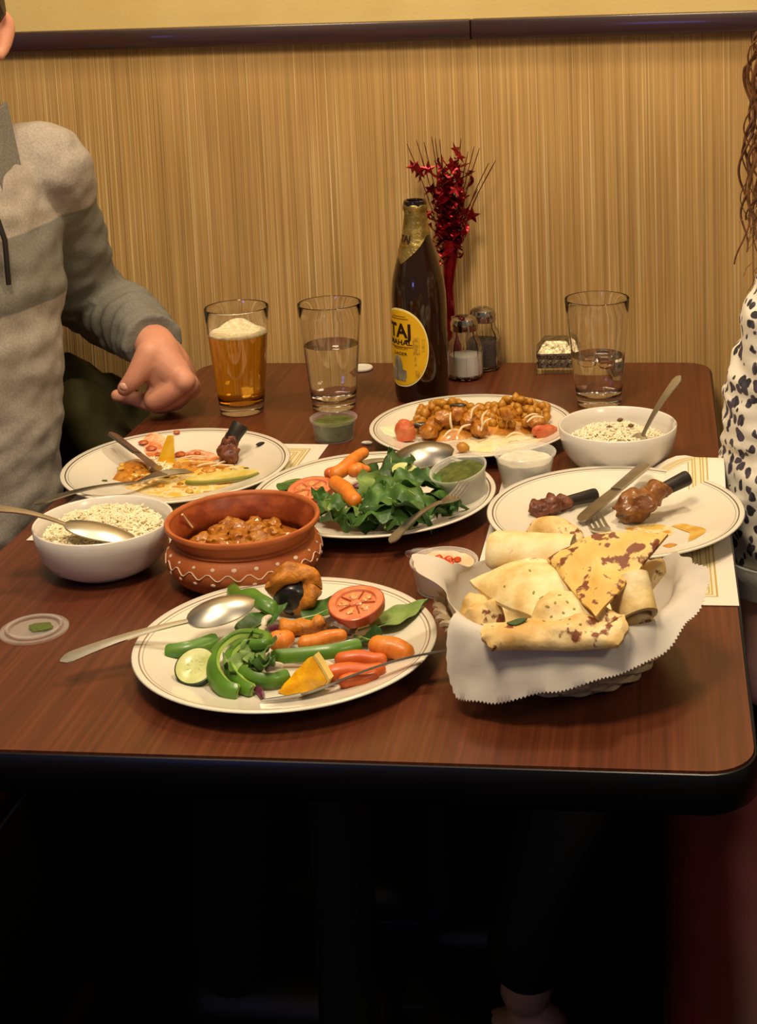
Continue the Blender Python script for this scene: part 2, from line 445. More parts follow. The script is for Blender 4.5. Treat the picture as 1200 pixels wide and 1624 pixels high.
obj('painted_wave', tube(wv, .0008, 5), m_white, pot)
me_dot = mesh('painted_dot', lathe([(0, .0007), (.0016, .0005), (.0022, 0), (0, -.0004)], 10), m_white)
for row, (zz, n, sc) in enumerate(((.0495, 22, 1.2), (.0290, 24, 1.25))):
    r, sl = pot_r(zz)
    for i in range(n):
        a = 2*PI*(i + .5*row)/n
        nr = Vector((math.cos(a)*math.sin(sl), math.sin(a)*math.sin(sl), -math.cos(sl)))
        m = T(r*math.cos(a), r*math.sin(a), zz) @ nr.to_track_quat('Z', 'Y').to_matrix().to_4x4() @ Matrix.Scale(sc*rnd(.75, 1.15), 4)
        obj('painted_dot', me_dot, None, pot, matrix=m)
m_gravy = M('curry_gravy', '8a4a12', .3, col2='a8621a', scale=70, coat=.3, bump=.5, bscale=220)
m_chunk = M('curry_chunk', '96530f', .38, col2='b87a22', scale=90, coat=.3, bump=.6, bscale=260, col3='7a3a0c')
def gravy():
    V, F = lathe([(0, .045), (.02, .045), (.04, .045), (.0600, .045), (.0600, .040), (0, .040)], 40)
    return [(x, y, z + (.003*mnoise.noise(Vector((x, y, 0))*90) if z > .043 else 0)) for x, y, z in V], F
tag(obj('curry_gravy', gravy(), m_gravy, loc=POT), 'thick orange-brown gravy in the terracotta pot', 'curry', kind='stuff').scale = (1.02, 1.02, PZ)
k = 0
for (x, y, s) in [(-.030, .012, 1), (-.012, .022, 1.05), (.008, .016, 1.1), (.026, .012, .95), (.040, .004, .8), (-.042, -.006, .9), (-.024, -.012, 1), (-.004, -.004, 1.1), (.016, -.008, 1.05), (.034, -.014, .9), (-.012, -.028, .9), (.010, -.030, .9), (.0, .036, .9), (.020, .034, .9), (-.026, .034, .85)]:
    k += 1
    o = tag(obj('meat_piece', blob(.0125*s, .0105*s, .0095*s, .35, 1.6, 3, k), m_chunk, loc=POT + Vector((x, y, .0375 + rnd(-.0005, .002)))), 'saucy orange-brown meat chunk in the terracotta pot', 'meat', 'curry chunks in the terracotta pot')
    o.rotation_euler = (0, 0, rnd(0, 6))
m_onion = M('cooked_onion', 'e0c49a', .4, sss=.2)
p = at(297, 828, TZ + .050)
tag(obj('onion_sliver', tube(spline([(-.010, 0, .006), (0, .001, .001), (.009, 0, -.004)], 4), [.0012]*9, 6), m_onion, loc=p), 'pale onion sliver at the edge of the curry in the terracotta pot', 'onion').rotation_euler = (0, .5, 1.0)

# ------------------------------------------------------------------ placemats
def mat_paper(name, w, l, bands):
    m, nt, b = newmat(name)
    tc = nt.nodes.new('ShaderNodeTexCoord'); sx = nt.nodes.new('ShaderNodeSeparateXYZ'); nt.links.new(tc.outputs['Object'], sx.inputs[0])
    def edge(axis, half, off, bw):
        a = N(nt, 'ShaderNodeMath', operation='ABSOLUTE'); nt.links.new(sx.outputs[axis], a.inputs[0])
        s = N(nt, 'ShaderNodeMath', operation='SUBTRACT'); nt.links.new(a.outputs[0], s.inputs[0]); s.inputs[1].default_value = half - off
        a2 = N(nt, 'ShaderNodeMath', operation='ABSOLUTE'); nt.links.new(s.outputs[0], a2.inputs[0])
        l_ = N(nt, 'ShaderNodeMath', operation='LESS_THAN'); nt.links.new(a2.outputs[0], l_.inputs[0]); l_.inputs[1].default_value = bw
        return l_.outputs[0]
    def inside(axis, half):
        a = N(nt, 'ShaderNodeMath', operation='ABSOLUTE'); nt.links.new(sx.outputs[axis], a.inputs[0])
        l_ = N(nt, 'ShaderNodeMath', operation='LESS_THAN'); nt.links.new(a.outputs[0], l_.inputs[0]); l_.inputs[1].default_value = half
        return l_.outputs[0]
    def op(o, a, b_):
        n = N(nt, 'ShaderNodeMath', operation=o); nt.links.new(a, n.inputs[0]); nt.links.new(b_, n.inputs[1]); return n.outputs[0]
    def frame(off, bw):
        ix = inside(0, w/2 - off + bw); iy = inside(1, l/2 - off + bw)
        return op('MAXIMUM', op('MULTIPLY', edge(0, w/2, off, bw), iy), op('MULTIPLY', edge(1, l/2, off, bw), ix))
    band = frame(.030, .0085); rail = frame(.0195, .0010)
    for off_ in (.0240, .0270, .0330, .0360, .0405): rail = op('MAXIMUM', rail, frame(off_, .0007))
    ck = N(nt, 'ShaderNodeTexBrick', Scale=1.0); nt.links.new(tc.outputs['Object'], ck.inputs['Vector'])
    ck.inputs['Scale'].default_value = 115; ck.inputs['Color1'].default_value = (1, 1, 1, 1); ck.inputs['Color2'].default_value = (.75, .75, .75, 1); ck.inputs['Mortar'].default_value = (0, 0, 0, 1); ck.inputs['Mortar Size'].default_value = .12
    bw_ = N(nt, 'ShaderNodeRGBToBW'); nt.links.new(ck.outputs[0], bw_.inputs[0])
    mlt = op('MULTIPLY', band, bw_.outputs[0])
    c1 = N(nt, 'ShaderNodeMix', data_type='RGBA'); c1.inputs[6].default_value = lin('ddd3c4'); c1.inputs[7].default_value = lin('d6caa4'); nt.links.new(op('MAXIMUM', band, rail), c1.inputs[0])
    c2 = N(nt, 'ShaderNodeMix', data_type='RGBA'); c2.inputs[7].default_value = lin('b0964e'); nt.links.new(c1.outputs[2], c2.inputs[6])
    mm = N(nt, 'ShaderNodeMath', operation='MULTIPLY'); nt.links.new(mlt, mm.inputs[0]); mm.inputs[1].default_value = .55
    nt.links.new(op('MAXIMUM', mm.outputs[0], rail), c2.inputs[0]); nt.links.new(c2.outputs[2], b.inputs['Base Color'])
    b.inputs['Roughness'].default_value = .6
    return m
WR, LR = .257, .352
m_mat = mat_paper('printed_placemat', WR, LR, None)
def curled(curl):
    def f(u, v, s):
        x = (u - .5)*WR; y = (v - .5)*LR; z = .0006 + (.0002 if s > 0 else -.0002)
        z += curl(x, y)
        return (x, y, z)
    return slab(f, 24, 40)
def curlR(x, y):
    sm = lambda t: (lambda k: k*k*(3-2*k))(min(1, max(0, t)))
    return .036*sm((x - .015)/.085)*sm((y - (LR/2 - .12))/.085)*(1 - .45*sm((y - (LR/2 - .035))/.035)*sm((x-.06)/.06))
o = tag(obj('paper_placemat', curled(curlR), m_mat, loc=(-.0655, -.706, TZ + .0003)), 'white paper placemat with gold key-pattern border, far edge curled, under drumstick plate', 'placemat', 'paper placemats')
o.rotation_euler = (0, 0, .004)
def curlL(x, y): return .0
o = tag(obj('paper_placemat', curled(curlL), m_mat, loc=(-.5635, -.580, TZ + .0003)), 'white paper placemat with gold border under the plate beside the man', 'placemat', 'paper placemats')
o.rotation_euler = (0, 0, -.02); o.scale = (1.0, .955, 1)

# ------------------------------------------------------------------ glasses
def glass_mat(name, col='ffffff', rough=.0, ior=1.48):
    return M(name, col, rough, trans=1, ior=ior, spec=.5)
m_glass = glass_mat('clear_glass')
m_water = glass_mat('water', 'fdfaf4', 0, 1.333)
m_beer = M('lager_beer', 'f0b83a', 0, trans=1, ior=1.34)
def add_absorb(m, col, dens):
    nt = m.node_tree; a = N(nt, 'ShaderNodeVolumeAbsorption'); a.inputs['Color'].default_value = lin(col); a.inputs['Density'].default_value = dens
    nt.links.new(a.outputs[0], nt.nodes['Material Output'].inputs['Volume'])
m_foam = M('beer_foam', 'd8c898', .6, col2='efe4c6', scale=160, bump=.3, bscale=500, sss=.2)
m_ice = glass_mat('ice', 'ffffff', .06, 1.31)
def pint_prof(H=.148, rt=.0443, rb=.0305):
    P = [(0, 0), (rb-.003, 0), (rb-.0018, .0002), (rb-.0003, .0016), (rb, .003)]
    for k in range(1, 9): P.append((rb + (rt-rb)*k/8, .002 + (H-.004)*k/8))
    P += [(rt-.0004+.0002, H-.0014), (rt-.0002, H-.0005), (rt-.0008, H), (rt-.0014, H-.0005), (rt-.0016, H-.0014)]
    ri = lambda z: rb - .0022 + (rt-.0016-rb+.0022)*(z/H)
    for k in range(7, -1, -1):
        z = .016 + (H-.020)*k/8; P.append((ri(z), z))
    P += [(rb-.005, .0125), (0, .0115)]
    return P, ri
me_pint = mesh('tumbler', lathe(pint_prof()[0], 64), m_glass)
ri = pint_prof()[1]
def liquid(top, bulge=0):
    return lathe([(0, .0118), (.0262, .0128), (ri(.018)+.0003, .018), (ri(top*.5)+.0003, top*.5), (ri(top)+.0003, top), (ri(top)-.002, top-.0003), (0, top-.0003+bulge)], 64)
def pint(x, y, label, top, lm, lname):
    t = thing('pint_glass', label, 'glass', (x, y, TZ + .0005), 0, 'pint glasses on the table')
    obj('tumbler', me_pint, None, t)
    obj(lname, liquid(top), lm, t)
    return t
g1 = pint(-.5854, -.2695, 'pint glass of golden lager with thin foam, nearest the resting hand', .1105, m_beer, 'beer')
def foam():
    V, F = lathe([(0, .1103), (ri(.1105)+.0002, .1107), (ri(.113)+.0002, .1128), (ri(.113)-.002, .1134), (.03, .1128), (.02, .1126), (.01, .1125), (0, .1125)], 48)
    return [(x, y, z + (.0004*mnoise.noise(Vector((x, y, z))*70) + (.0008*math.exp(-((x-.004)**2+(y-.02)**2)/.00025)) if z > .112 else 0)) for x, y, z in V], F
obj('foam', foam(), m_foam, g1)
g2 = pint(-.4600, -.2478, 'pint glass half full of water between the lager and the bottle', .0895, m_water, 'water')
g3 = pint(-.0932, -.2304, 'pint glass of iced water beside the silver box, behind the rice bowl', .068, m_water, 'water')
for i, (x, y, z, s) in enumerate(((.006, .004, .062, .010), (-.012, -.004, .057, .009), (.010, -.014, .055, .008))):
    o = obj('ice_cube', blob(s*1.2, s, s*.8, .12, 1.2, 2, i), m_ice, g3, loc=(x, y, z + .005))

# ------------------------------------------------------------------ beer bottle
BT = at(670, 630, TZ); BT.z = TZ + .0005
m_brown = M('brown_bottle_glass', '2a1406', .06, trans=.35, ior=1.5, coat=.4, spec=.6)
bottle = thing('beer_bottle', 'tall brown beer bottle with gold neck foil and yellow oval label', 'bottle', BT)
def bottle_r(z):
    P = [(0, .0345), (.004, .0372), (.01, .0382), (.02, .0386), (.130, .0386), (.150, .0382), (.170, .0362), (.190, .0315), (.210, .0255), (.228, .0205), (.245, .0168), (.262, .0150), (.268, .0148)]
    for (z0, r0), (z1, r1) in zip(P, P[1:]):
        if z <= z1:
            t = max(0, (z-z0)/(z1-z0)); t = t if z1-z0 < .012 else t; return r0 + (r1-r0)*t
    return P[-1][1]
zs = [0, .002, .004, .007, .01, .015, .02, .07, .10, .13, .14, .15, .16, .17, .18, .19, .20, .21, .219, .228, .2365, .245, .2535, .262, .268]
obj('glass_body', lathe([(0, .003), (.028, .002), (.0335, 0)] + [(bottle_r(z), z) for z in zs] + [(.0128, .2685), (.0125, .24), (0, .235)], 64), m_brown, bottle)
obj('mouth_ring', lathe([(.0150, .2682), (.0165, .2695), (.0168, .2745), (.0160, .2805), (.0142, .2822), (.0118, .2818), (.0112, .278), (.0112, .2695), (.0120, .2684)], 40), M('dark_glass_lip', '180c08', .12, coat=.5), bottle)
m_gold = M('gold_foil', 'b39a5a', .38, .85, col2='8c7436', scale=60, bump=.55, bscale=190, col3='d9c98c')
FA = math.radians(-128)            # direction the labels face
def foil():
    n, kz = 72, 22; V, F = [], []
    for s, off in ((1, .0009), (-1, .0003)):
        for i in range(n):
            a = 2*PI*i/n; d = abs((a - FA + PI) % (2*PI) - PI)
            zl = .1955 + .024*min(1.6, d)
            for j in range(kz+1):
                z = zl + (.2675 - zl)*j/kz
                V.append(((bottle_r(z)+off)*math.cos(a), (bottle_r(z)+off)*math.sin(a), z))
    w = kz+1; c = n*w
    for i in range(n):
        i2 = (i+1) % n
        for j in range(kz):
            F.append((i*w+j, i2*w+j, i2*w+j+1, i*w+j+1)); F.append((c+i*w+j, c+i*w+j+1, c+i2*w+j+1, c+i2*w+j))
        F.append((i*w, c+i*w, c+i2*w, i2*w)); F.append((i*w+kz, i2*w+kz, c+i2*w+kz, c+i*w+kz))
    return V, F
obj('neck_foil', foil(), m_gold, bottle)
obj('foil_collar', lathe([(.0153, .2655), (.0172, .2685), (.0176, .2725), (.0170, .2755), (.0164, .2765), (.0162, .268), (.0152, .2655)], 40, lambda r, z, a: r + (.0006*math.sin(a*7) if z > .274 else 0)), m_gold, bottle)
def wrap_patch(pts_fn, nu, nv, z_is_bottle, off=.0012, th=.0004):
    def f(u, v, s):
        da, z = pts_fn(u, v); r = bottle_r(z) + off + (th if s > 0 else 0); a = FA + da
        return (r*math.cos(a), r*math.sin(a), z)
    return slab(f, nu, nv)
LZ, LH, LW = .0800, .0555, 1.12       # label centre height, half height, half angle
def oval(sc):
    def fn(u, v):
        y = 2*v-1; y = math.sin(y*PI/2); hw = math.sqrt(max(0, 1-y*y)); hw = hw**.85
        return (2*u-1)*LW*sc*max(hw, .02), LZ + y*LH*sc
    return fn
m_lab = M('label_yellow', 'e0b012', .45, col2='d6a40c', scale=30)
m_labedge = M('label_border', 'e8d890', .45)
obj('label_border', wrap_patch(oval(1.0), 36, 40, True, .0002), m_labedge, bottle)
obj('label', wrap_patch(oval(.955), 36, 40, True, .0007), m_lab, bottle)
m_ink = M('label_ink_dark', '2a1108', .5)
m_ink2 = M('label_ink_brown', '8a5a10', .5)
def text_on(txt, size, zc, ang, mat, name, off, width=None, bold=.0, upto=None):
    cu = bpy.data.curves.new(name, 'FONT'); cu.body = txt; cu.size = size; cu.align_x = 'CENTER'; cu.align_y = 'CENTER'; cu.extrude = .0002; cu.offset = bold; cu.resolution_u = 4
    to = bpy.data.objects.new(name, cu); COL.objects.link(to)
    dg = bpy.context.evaluated_depsgraph_get(); me = bpy.data.meshes.new_from_object(to.evaluated_get(dg))
    bpy.data.objects.remove(to); bpy.data.curves.remove(cu)
    bm = bmesh.new(); bm.from_mesh(me); bmesh.ops.subdivide_edges(bm, edges=[e for e in bm.edges if e.calc_length() > size*.25], cuts=2); bmesh.ops.triangulate(bm, faces=bm.faces[:])
    xs = [v.co.x for v in bm.verts]; sx = (width/(max(xs)-min(xs))) if width else 1
    for v in bm.verts:
        x, y, z = v.co; zz = zc + y; r = bottle_r(zz) + off + z; a = FA + ang + x*sx/bottle_r(zz)
        v.co = Vector((r*math.cos(a), r*math.sin(a), zz))
    bm.to_mesh(me); bm.free(); me.materials.clear(); me.materials.append(mat)
    o = bpy.data.objects.new(name, me); COL.objects.link(o); o.parent = bottle; return o
text_on('TAJ', .027, LZ + .0235, 0, m_ink, 'lettering_large', .0013, .040, .0008)
text_on('MAHAL', .0105, LZ + .0075, 0, m_ink, 'lettering_medium', .0013, .041, .0002)
text_on('PREMIUM', .0045, LZ - .001, .02, m_ink2, 'lettering_small', .0013, .026)
text_on('LAGER', .0062, LZ - .0085, .02, m_ink, 'lettering_small', .0013, .024)
text_on('TAJ', .0125, .2300, 0, m_ink, 'neck_lettering', .0012, .0175, .0003)
text_on('MAHAL', .005, .2205, 0, m_ink2, 'neck_lettering', .0012, .018)
def strip(a0, a1, z0, z1, off=.0013):
    return wrap_patch(lambda u, v: (a0 + (a1-a0)*u, z0 + (z1-z0)*v), 8, 2, True, off, .0002)
obj('label_rule', strip(-.52, .55, LZ + .0008, LZ + .0022), m_ink2, bottle)
obj('label_rule', strip(-.45, .42, LZ + .0405, LZ + .0418), m_ink2, bottle)
obj('label_rule', strip(-.36, .32, LZ + .0440, LZ + .0450), m_ink2, bottle)
def dome(u, v):        # plain grey domed building silhouette at the foot of the label
    z = -.047 + .036*v
    if v < .45: hw = .40 + .0*v
    elif v < .62: hw = .24
    else: hw = .22*math.sqrt(max(0, 1 - ((v-.62)/.38)**2)) + .01
    return (-.12 + (2*u-1)*hw*(1 if v > .12 else .9), LZ + z)
obj('label_building', wrap_patch(dome, 16, 26, True, .0013, .0002), M('label_grey', '9a9078', .5, col2='6e6a54', scale=160, stretch=(1, 1, .3)), bottle)
m_ink3 = M('label_small_print', 'a87c10', .5, col2='caa018', scale=220, lo=.45, hi=.55)
for (a0, a1, z0, z1) in ((.56, .80, -.008, .016), (.86, .98, -.004, .013), (.60, .66, -.024, -.012), (.62, .75, -.040, -.030)):
    obj('label_small_print', strip(a0, a1, LZ + z0, LZ + z1), m_ink3, bottle)

# ------------------------------------------------------------------ red tinsel centrepiece behind the bottle
m_red_foil = M('red_foil', '70070f', .28, .7, col2='94101a', scale=80, spec=.6)
m_red_wire = M('red_wire', '5a1a10', .4, .5)
TB = Vector((-.3300, -.046, TZ + .0005))
tin = thing('tinsel_centerpiece', 'red foil star-and-tinsel spray standing behind the beer bottle', 'decoration', TB)
obj('weighted_base', lathe([(0, 0), (.024, 0), (.026, .003), (.0255, .014), (.021, .032), (.012, .060), (.0075, .085), (0, .086)], 28, lambda r, z, a: r*(1 + .10*math.sin(a*9) + .05*math.sin(a*17+z*90))), m_red_foil, tin)
rt = random.Random(5)
def tp(px, py, dy=0): return aty(px, py, TB.y + dy) - TB
obj('stalk', tube([tp(713, 500), tp(711, 455), tp(713, 420), tp(716, 380)], [.0085, .0075, .0105, .013], 10), m_red_foil, tin)
st_b = tp(713, 425)
for (tx, ty, dy) in [(645, 228, -.02), (660, 222, .01), (672, 225, -.01), (684, 216, .0), (690, 219, .015), (697, 221, -.015), (700, 245, .01), (731, 220, .0), (752, 232, .01), (760, 235, -.01), (775, 258, .0), (786, 254, .015), (782, 262, -.02), (757, 300, .01), (668, 250, .0), (742, 240, .015)]:
    e = tp(tx, ty, dy); mid = st_b.lerp(e, .55) + Vector((0, 0, .012))
    obj('wire', tube(spline([st_b, mid, e], 6), [.0007]*12 + [.0004], 5), m_red_wire, tin)
def star(r=.0125):
    P = []
    for i in range(10):
        a = PI/2 + PI*i/5; q = r if i % 2 == 0 else r*.42; P.append((q*math.cos(a), q*math.sin(a)))
    V = [(0, 0, .0018)] + [(x, y, 0) for x, y in P] + [(0, 0, -.0018)]
    return V, [(0, i+1, (i+1) % 10 + 1) for i in range(10)] + [(11, (i+1) % 10 + 1, i+1) for i in range(10)]
me_star = mesh('star', star(), m_red_foil, smooth=False)
for (px, py, dy, s) in [(723, 238, 0, 1.1), (729, 248, -.01, 1), (655, 264, 0, .95), (664, 271, -.012, 1.2), (679, 268, .0, 1.0), (666, 282, .01, .8), (703, 271, .0, 1), (718, 262, -.008, 1.2), (735, 262, .008, 1), (744, 275, 0, 1), (683, 300, 0, 1.1), (700, 305, -.01, .9), (676, 340, -.004, .9), (748, 342, 0, 1.1), (733, 372, -.01, 1.2), (695, 418, -.012, .9), (710, 345, -.012, 1.1), (738, 335, -.012, 1), (722, 300, -.015, 1.1), (730, 285, .01, .9)]:
    m = T(*tp(px, py, dy)) @ Matrix.Rotation(rt.uniform(0, 6), 4, Vector((rt.uniform(-1, 1), rt.uniform(-1, 1), rt.uniform(-1, 1))).normalized()) @ Rx(PI/2) @ Matrix.Scale(s, 4)
    obj('star', me_star, None, tin, matrix=m)
def ribbon(p0, p1, w, tw, k):
    p0, p1 = Vector(p0), Vector(p1); n = 14; V = []
    d = p1 - p0
    pts = []
    for i in range(n+1):
        t = i/n; p = p0 + d*t + Vector((.006*math.sin(t*9+k), .006*math.cos(t*8+k*2), 0)); a = tw*t + k
        s = Vector((math.cos(a), math.sin(a), .3*math.sin(a*2)))*w*(1 - .5*t); pts.append((p, s))
    def f(u, v, s_):
        p, s = pts[round(u*n)]; return p + s*(v-.5)*2 + Vector((0, .0002*s_, 0))
    return slab(f, n, 2)
for k in range(95):
    a = rt.uniform(0, 1); px0 = 713 + rt.uniform(-14, 16); py0 = rt.uniform(300, 415)
    px1 = 714 + rt.uniform(-30, 30); py1 = py0 - rt.uniform(30, 75)
    if py1 < 250: py1 = 250
    obj('foil_strand', ribbon(tp(px0, py0, rt.uniform(-.015, .015)), tp(px1, py1, rt.uniform(-.02, .02)), rt.uniform(.0025, .0055), rt.uniform(4, 11), k), m_red_foil, tin)
obj('gold_bead', blob(.004, .004, .004, .2, 2, 2, 1), m_gold, tin, loc=tp(706, 527, -.03) + Vector((0, 0, 0)))

# ------------------------------------------------------------------ salt, pepper, silver box, white disc
m_chrome = M('chrome', 'c8c4bc', .14, 1, col2='a8a49a', scale=30)
m_salt = M('salt', 'e8e2d6', .8, bump=.3, bscale=500)
m_pepper = M('pepper', '4a4038', .8, col2='6a6054', scale=400)
def oct_r(r, z, a):
    k = PI/4; d = (a % k) - k/2; base = r / math.cos(d) * math.cos(k/2)*1.02
    if .006 < z < .036: base += .0005*math.cos(a*40)
    return base
def shaker(loc, label, fill, fm, fh, fname):
    t = thing('shaker', label, 'shaker', loc, .2, 'salt and pepper shakers')
    obj('glass_jar', lathe([(0, 0), (.021, 0), (.0245, .003), (.0250, .006), (.0250, .036), (.0250, .046), (.0235, .055), (.0185, .064), (.0175, .072), (.0158, .072), (.0165, .063), (.0215, .054), (.0228, .045), (.0228, .007), (.020, .004), (0, .004)], 80, oct_r), m_glass, t, sharp=25)
    obj(fname, lathe([(0, .0045), (.0195, .0045), (.0222, .0075), (.0222, fh), (0, fh+.001)], 40), fm, t)
    obj('cap', lathe([(.0150, .0725), (.0196, .0725), (.0202, .0745), (.0198, .0800), (.0204, .0815), (.0200, .0840), (.0180, .0895), (.0120, .0930), (.004, .0945), (0, .0945)], 40, lambda r, z, a: r + (.0003*math.cos(a*30) if z < .081 else 0)), m_chrome, t)
    me = mesh('pour_hole', lathe([(0, .0002), (.0012, .0002), (.0012, -.0004), (0, -.0004)], 8), m_blackmetal)
    for i in range(6): obj('pour_hole', me, None, t, loc=(.0055*math.cos(i*PI/3), .0055*math.sin(i*PI/3), .0943))
    return t
shaker((-.2935, -.104, TZ + .0005), 'ribbed glass salt shaker with chrome cap, in front of its pair', 1, m_salt, .036, 'salt')
shaker((-.2725, -.052, TZ + .0005), 'ribbed glass pepper shaker with chrome cap, behind the salt', 1, m_pepper, .044, 'pepper')
m_silver = M('embossed_silver', 'b4a888', .45, 1, col2='6c604a', scale=170, bump=.6, bscale=240)
bx = thing('trinket_box', 'small square silver box with raised scroll bands, half behind the iced water glass', 'box', (-.1640, -.052, TZ + .0005), .06)
def frustum(a0, a1, z0, z1, k=.003):
    P0 = rrect(-a0, a0, -a0, a0, k, 3); P1 = rrect(-a1, a1, -a1, a1, k, 3); n = len(P0)
    return [(x, y, z0) for x, y in P0] + [(x, y, z1) for x, y in P1], [tuple(reversed(range(n))), tuple(range(n, 2*n))] + [(i, (i+1) % n, n+(i+1) % n, n+i) for i in range(n)]
obj('base', frustum(.0300, .0290, 0, .008), m_glass, bx, smooth=False)
obj('body', frustum(.0270, .0268, .0082, .0265), m_silver, bx, smooth=False)
obj('lower_rim', frustum(.0292, .0292, .0265, .0295), m_silver, bx, smooth=False)
obj('lid', frustum(.0285, .0205, .0297, .0420), m_silver, bx, smooth=False)
obj('lid_top', frustum(.0200, .0170, .0422, .0460), m_silver, bx, smooth=False)
me_bead = mesh('bead', blob(.0019, .0019, .0019, 0, 1, 1), m_silver)
for s in range(4):
    for i in range(11):
        p = Rz(s*PI/2) @ Vector((-.025 + i*.005, -.0272, 0)); 
        for z in (.0235,): obj('bead', me_bead, None, bx, loc=(p.x, p.y, z))
me_flo = mesh('relief_scroll', join(tube(spline([(-.004, 0, -.004), (-.001, 0, .002), (.003, 0, .003), (.003, 0, -.001)], 4), .0009, 5), blob(.0016, .001, .0016, 0, 1, 1)), m_silver)
for s in range(4):
    for i in range(5):
        p = Rz(s*PI/2) @ Vector((-.02 + i*.01, -.0271, 0)); obj('relief_scroll', me_flo, None, bx, matrix=T(p.x, p.y, .015) @ Rz(s*PI/2))
m_white2 = M('white_card', 'd8d2c4', .6)
p = at(581, 586, TZ)
tag(obj('white_disc', lathe([(0, 0), (.0165, 0), (.0175, .001), (.0175, .003), (.0165, .0042), (.011, .0046), (.0100, .0036), (0, .0036)], 40), m_white2, loc=(p.x - .008, p.y, TZ + .0005)), 'small round white disc on the table behind the half-full water glass', 'disc')
p = at(582, 705, TZ)
tag(obj('white_scrap', blob(.0075, .0045, .0022, .12, 1.5, 2, 4), m_white2, loc=(p.x, p.y, TZ + .0026)), 'tiny white oval scrap on dark table beyond the salad carrots', 'scrap')
# ================================================================== PLASTIC CUPS AND LIDS
def plastic(name, mixv, col='f2efe6', rough=.15):
    m, nt, b = newmat(name)
    b.inputs['Base Color'].default_value = lin(col); b.inputs['Roughness'].default_value = rough
    tr_ = N(nt, 'ShaderNodeBsdfTransparent'); mx = N(nt, 'ShaderNodeMixShader')
    lw = N(nt, 'ShaderNodeLayerWeight', Blend=.35)
    mr = N(nt, 'ShaderNodeMapRange'); mr.inputs['To Min'].default_value = mixv; mr.inputs['To Max'].default_value = min(1, mixv + .22)
    nt.links.new(lw.outputs['Facing'], mr.inputs['Value']); nt.links.new(mr.outputs[0], mx.inputs[0])
    nt.links.new(tr_.outputs[0], mx.inputs[1]); nt.links.new(b.outputs[0], mx.inputs[2]); nt.links.new(mx.outputs[0], nt.nodes['Material Output'].inputs['Surface'])
    return m
m_plast = plastic('clear_plastic', .03)
m_plast2 = plastic('frosted_plastic', .26)
def cup_prof(rt, rb, H):
    return [(0, .0012), (rb-.002, .0012), (rb, 0), (rb+.0006, .0008), (rt-.002, H-.004), (rt-.0012, H-.0035), (rt, H-.003), (rt+.0004, H-.001), (rt-.0004, H), (rt-.0016, H-.0006), (rt-.0030, H-.004), (rb-.0006, .0020), (0, .0020)]
def cup(loc, rt, rb, H, mat, label, fill_r, fill, fm, fname, matrix=None):
    t = thing('sauce_cup', label, 'cup', loc, 0, None, matrix)
    obj('plastic_cup', lathe(cup_prof(rt, rb, H), 48), mat, t)
    def fl():
        rr = lambda z: rb - .0012 + (rt-.0032-rb+.0012)*z/H
        V, F = lathe([(0, .0024), (rr(.0025), .0024), (rr(fill*.6), fill*.6), (rr(fill), fill), (rr(fill)*.8, fill), (rr(fill)*.6, fill), (rr(fill)*.4, fill), (rr(fill)*.2, fill), (0, fill)], 40)
        return [(x, y, z + (.0016*mnoise.noise(Vector((x, y, 0))*120) if z > fill*.9 else 0)) for x, y, z in V], F
    obj(fname, fl(), fm, t)
    return t
m_chut = M('green_chutney', '3e4a1c', .35, col2='5c6428', scale=110, bump=.5, bscale=260, col3='2c3412')
m_chut2 = M('green_chutney_pale', '6a6c44', .35, col2='7c8058', scale=110, bump=.5, bscale=260)
m_raita = M('raita', 'd6d2c2', .35, col2='c4c2ae', scale=60, bump=.35, bscale=150)
m_pink = M('pink_sauce', 'e2b690', .35, col2='e8ccb0', scale=60)
c1 = cup((-.4299, -.3870, TZ + .0005), .0307, .0245, .029, m_plast, 'small clear plastic cup of dark green chutney in front of the half-full water glass', .0, .0225, m_chut, 'chutney')
c2 = cup((-.1660, -.5580, TZ + .0013), .0365, .0270, .041, m_plast2, 'frosted plastic cup of white raita between the salad plate and rice bowl', 0, .031, m_raita, 'raita')
c3 = cup((-.2200, -.8520, TZ + .0005), .0335, .0270, .030, m_plast2, 'small cup of pink sauce topped with red relish behind the bread basket', 0, .0265, m_pink, 'sauce')
m_relish = M('red_relish', 'b8380c', .3, col2='d8561c', scale=130, coat=.4)
for i, (dx, dy, s) in enumerate(((-.006, .004, 1.1), (.004, .002, 1), (.0, -.006, .95), (-.011, -.003, .8), (.013, .004, .7), (.008, -.008, .8))):
    obj('relish_bit', blob(.0052*s, .0046*s, .0036*s, .35, 1.6, 2, i + 60), m_relish, c3, loc=(dx, dy, .0285))
# chutney cup standing tilted on the salad plate
cm = T(*at(737, 786, TZ + .015)) @ Rx(math.radians(10)) @ Ry(math.radians(-10))
c4 = cup(None, .0325, .0255, .036, m_plast2, 'clear plastic cup of green chutney tilted on the salad plate by the fork', 0, .0290, m_chut, 'chutney', cm)
def lidprof(R): return [(0, .0016), (R*.70, .0016), (R*.74, .0045), (R*.80, .0048), (R*.84, .0020), (R*.92, .0016), (R*.985, .0005), (R, .0022), (R*.985, .0030), (R*.92, .0026), (R*.85, .0030), (R*.81, .0058), (R*.73, .0056), (R*.69, .0026), (0, .0026)]
lidt = thing('plastic_lid', 'clear round plastic lid with green chutney smear on the bare table', 'lid', (-.5938, -.9645, TZ + .0005))
obj('lid_disc', lathe(lidprof(.0320), 56), m_plast, lidt)
obj('chutney_smear', blob(.012, .009, .0012, .3, 2, 3, 3), M('green_smear', '5c6a2a', .3, alpha=.75), lidt, loc=(.006, .002, .0034))
lm = T(-.2305, -.826, TZ + .020) @ Rx(math.radians(-32)) @ Ry(math.radians(4))
l2 = thing('plastic_lid', 'clear round plastic lid leaning behind the cup of pink sauce', 'lid', matrix=lm)
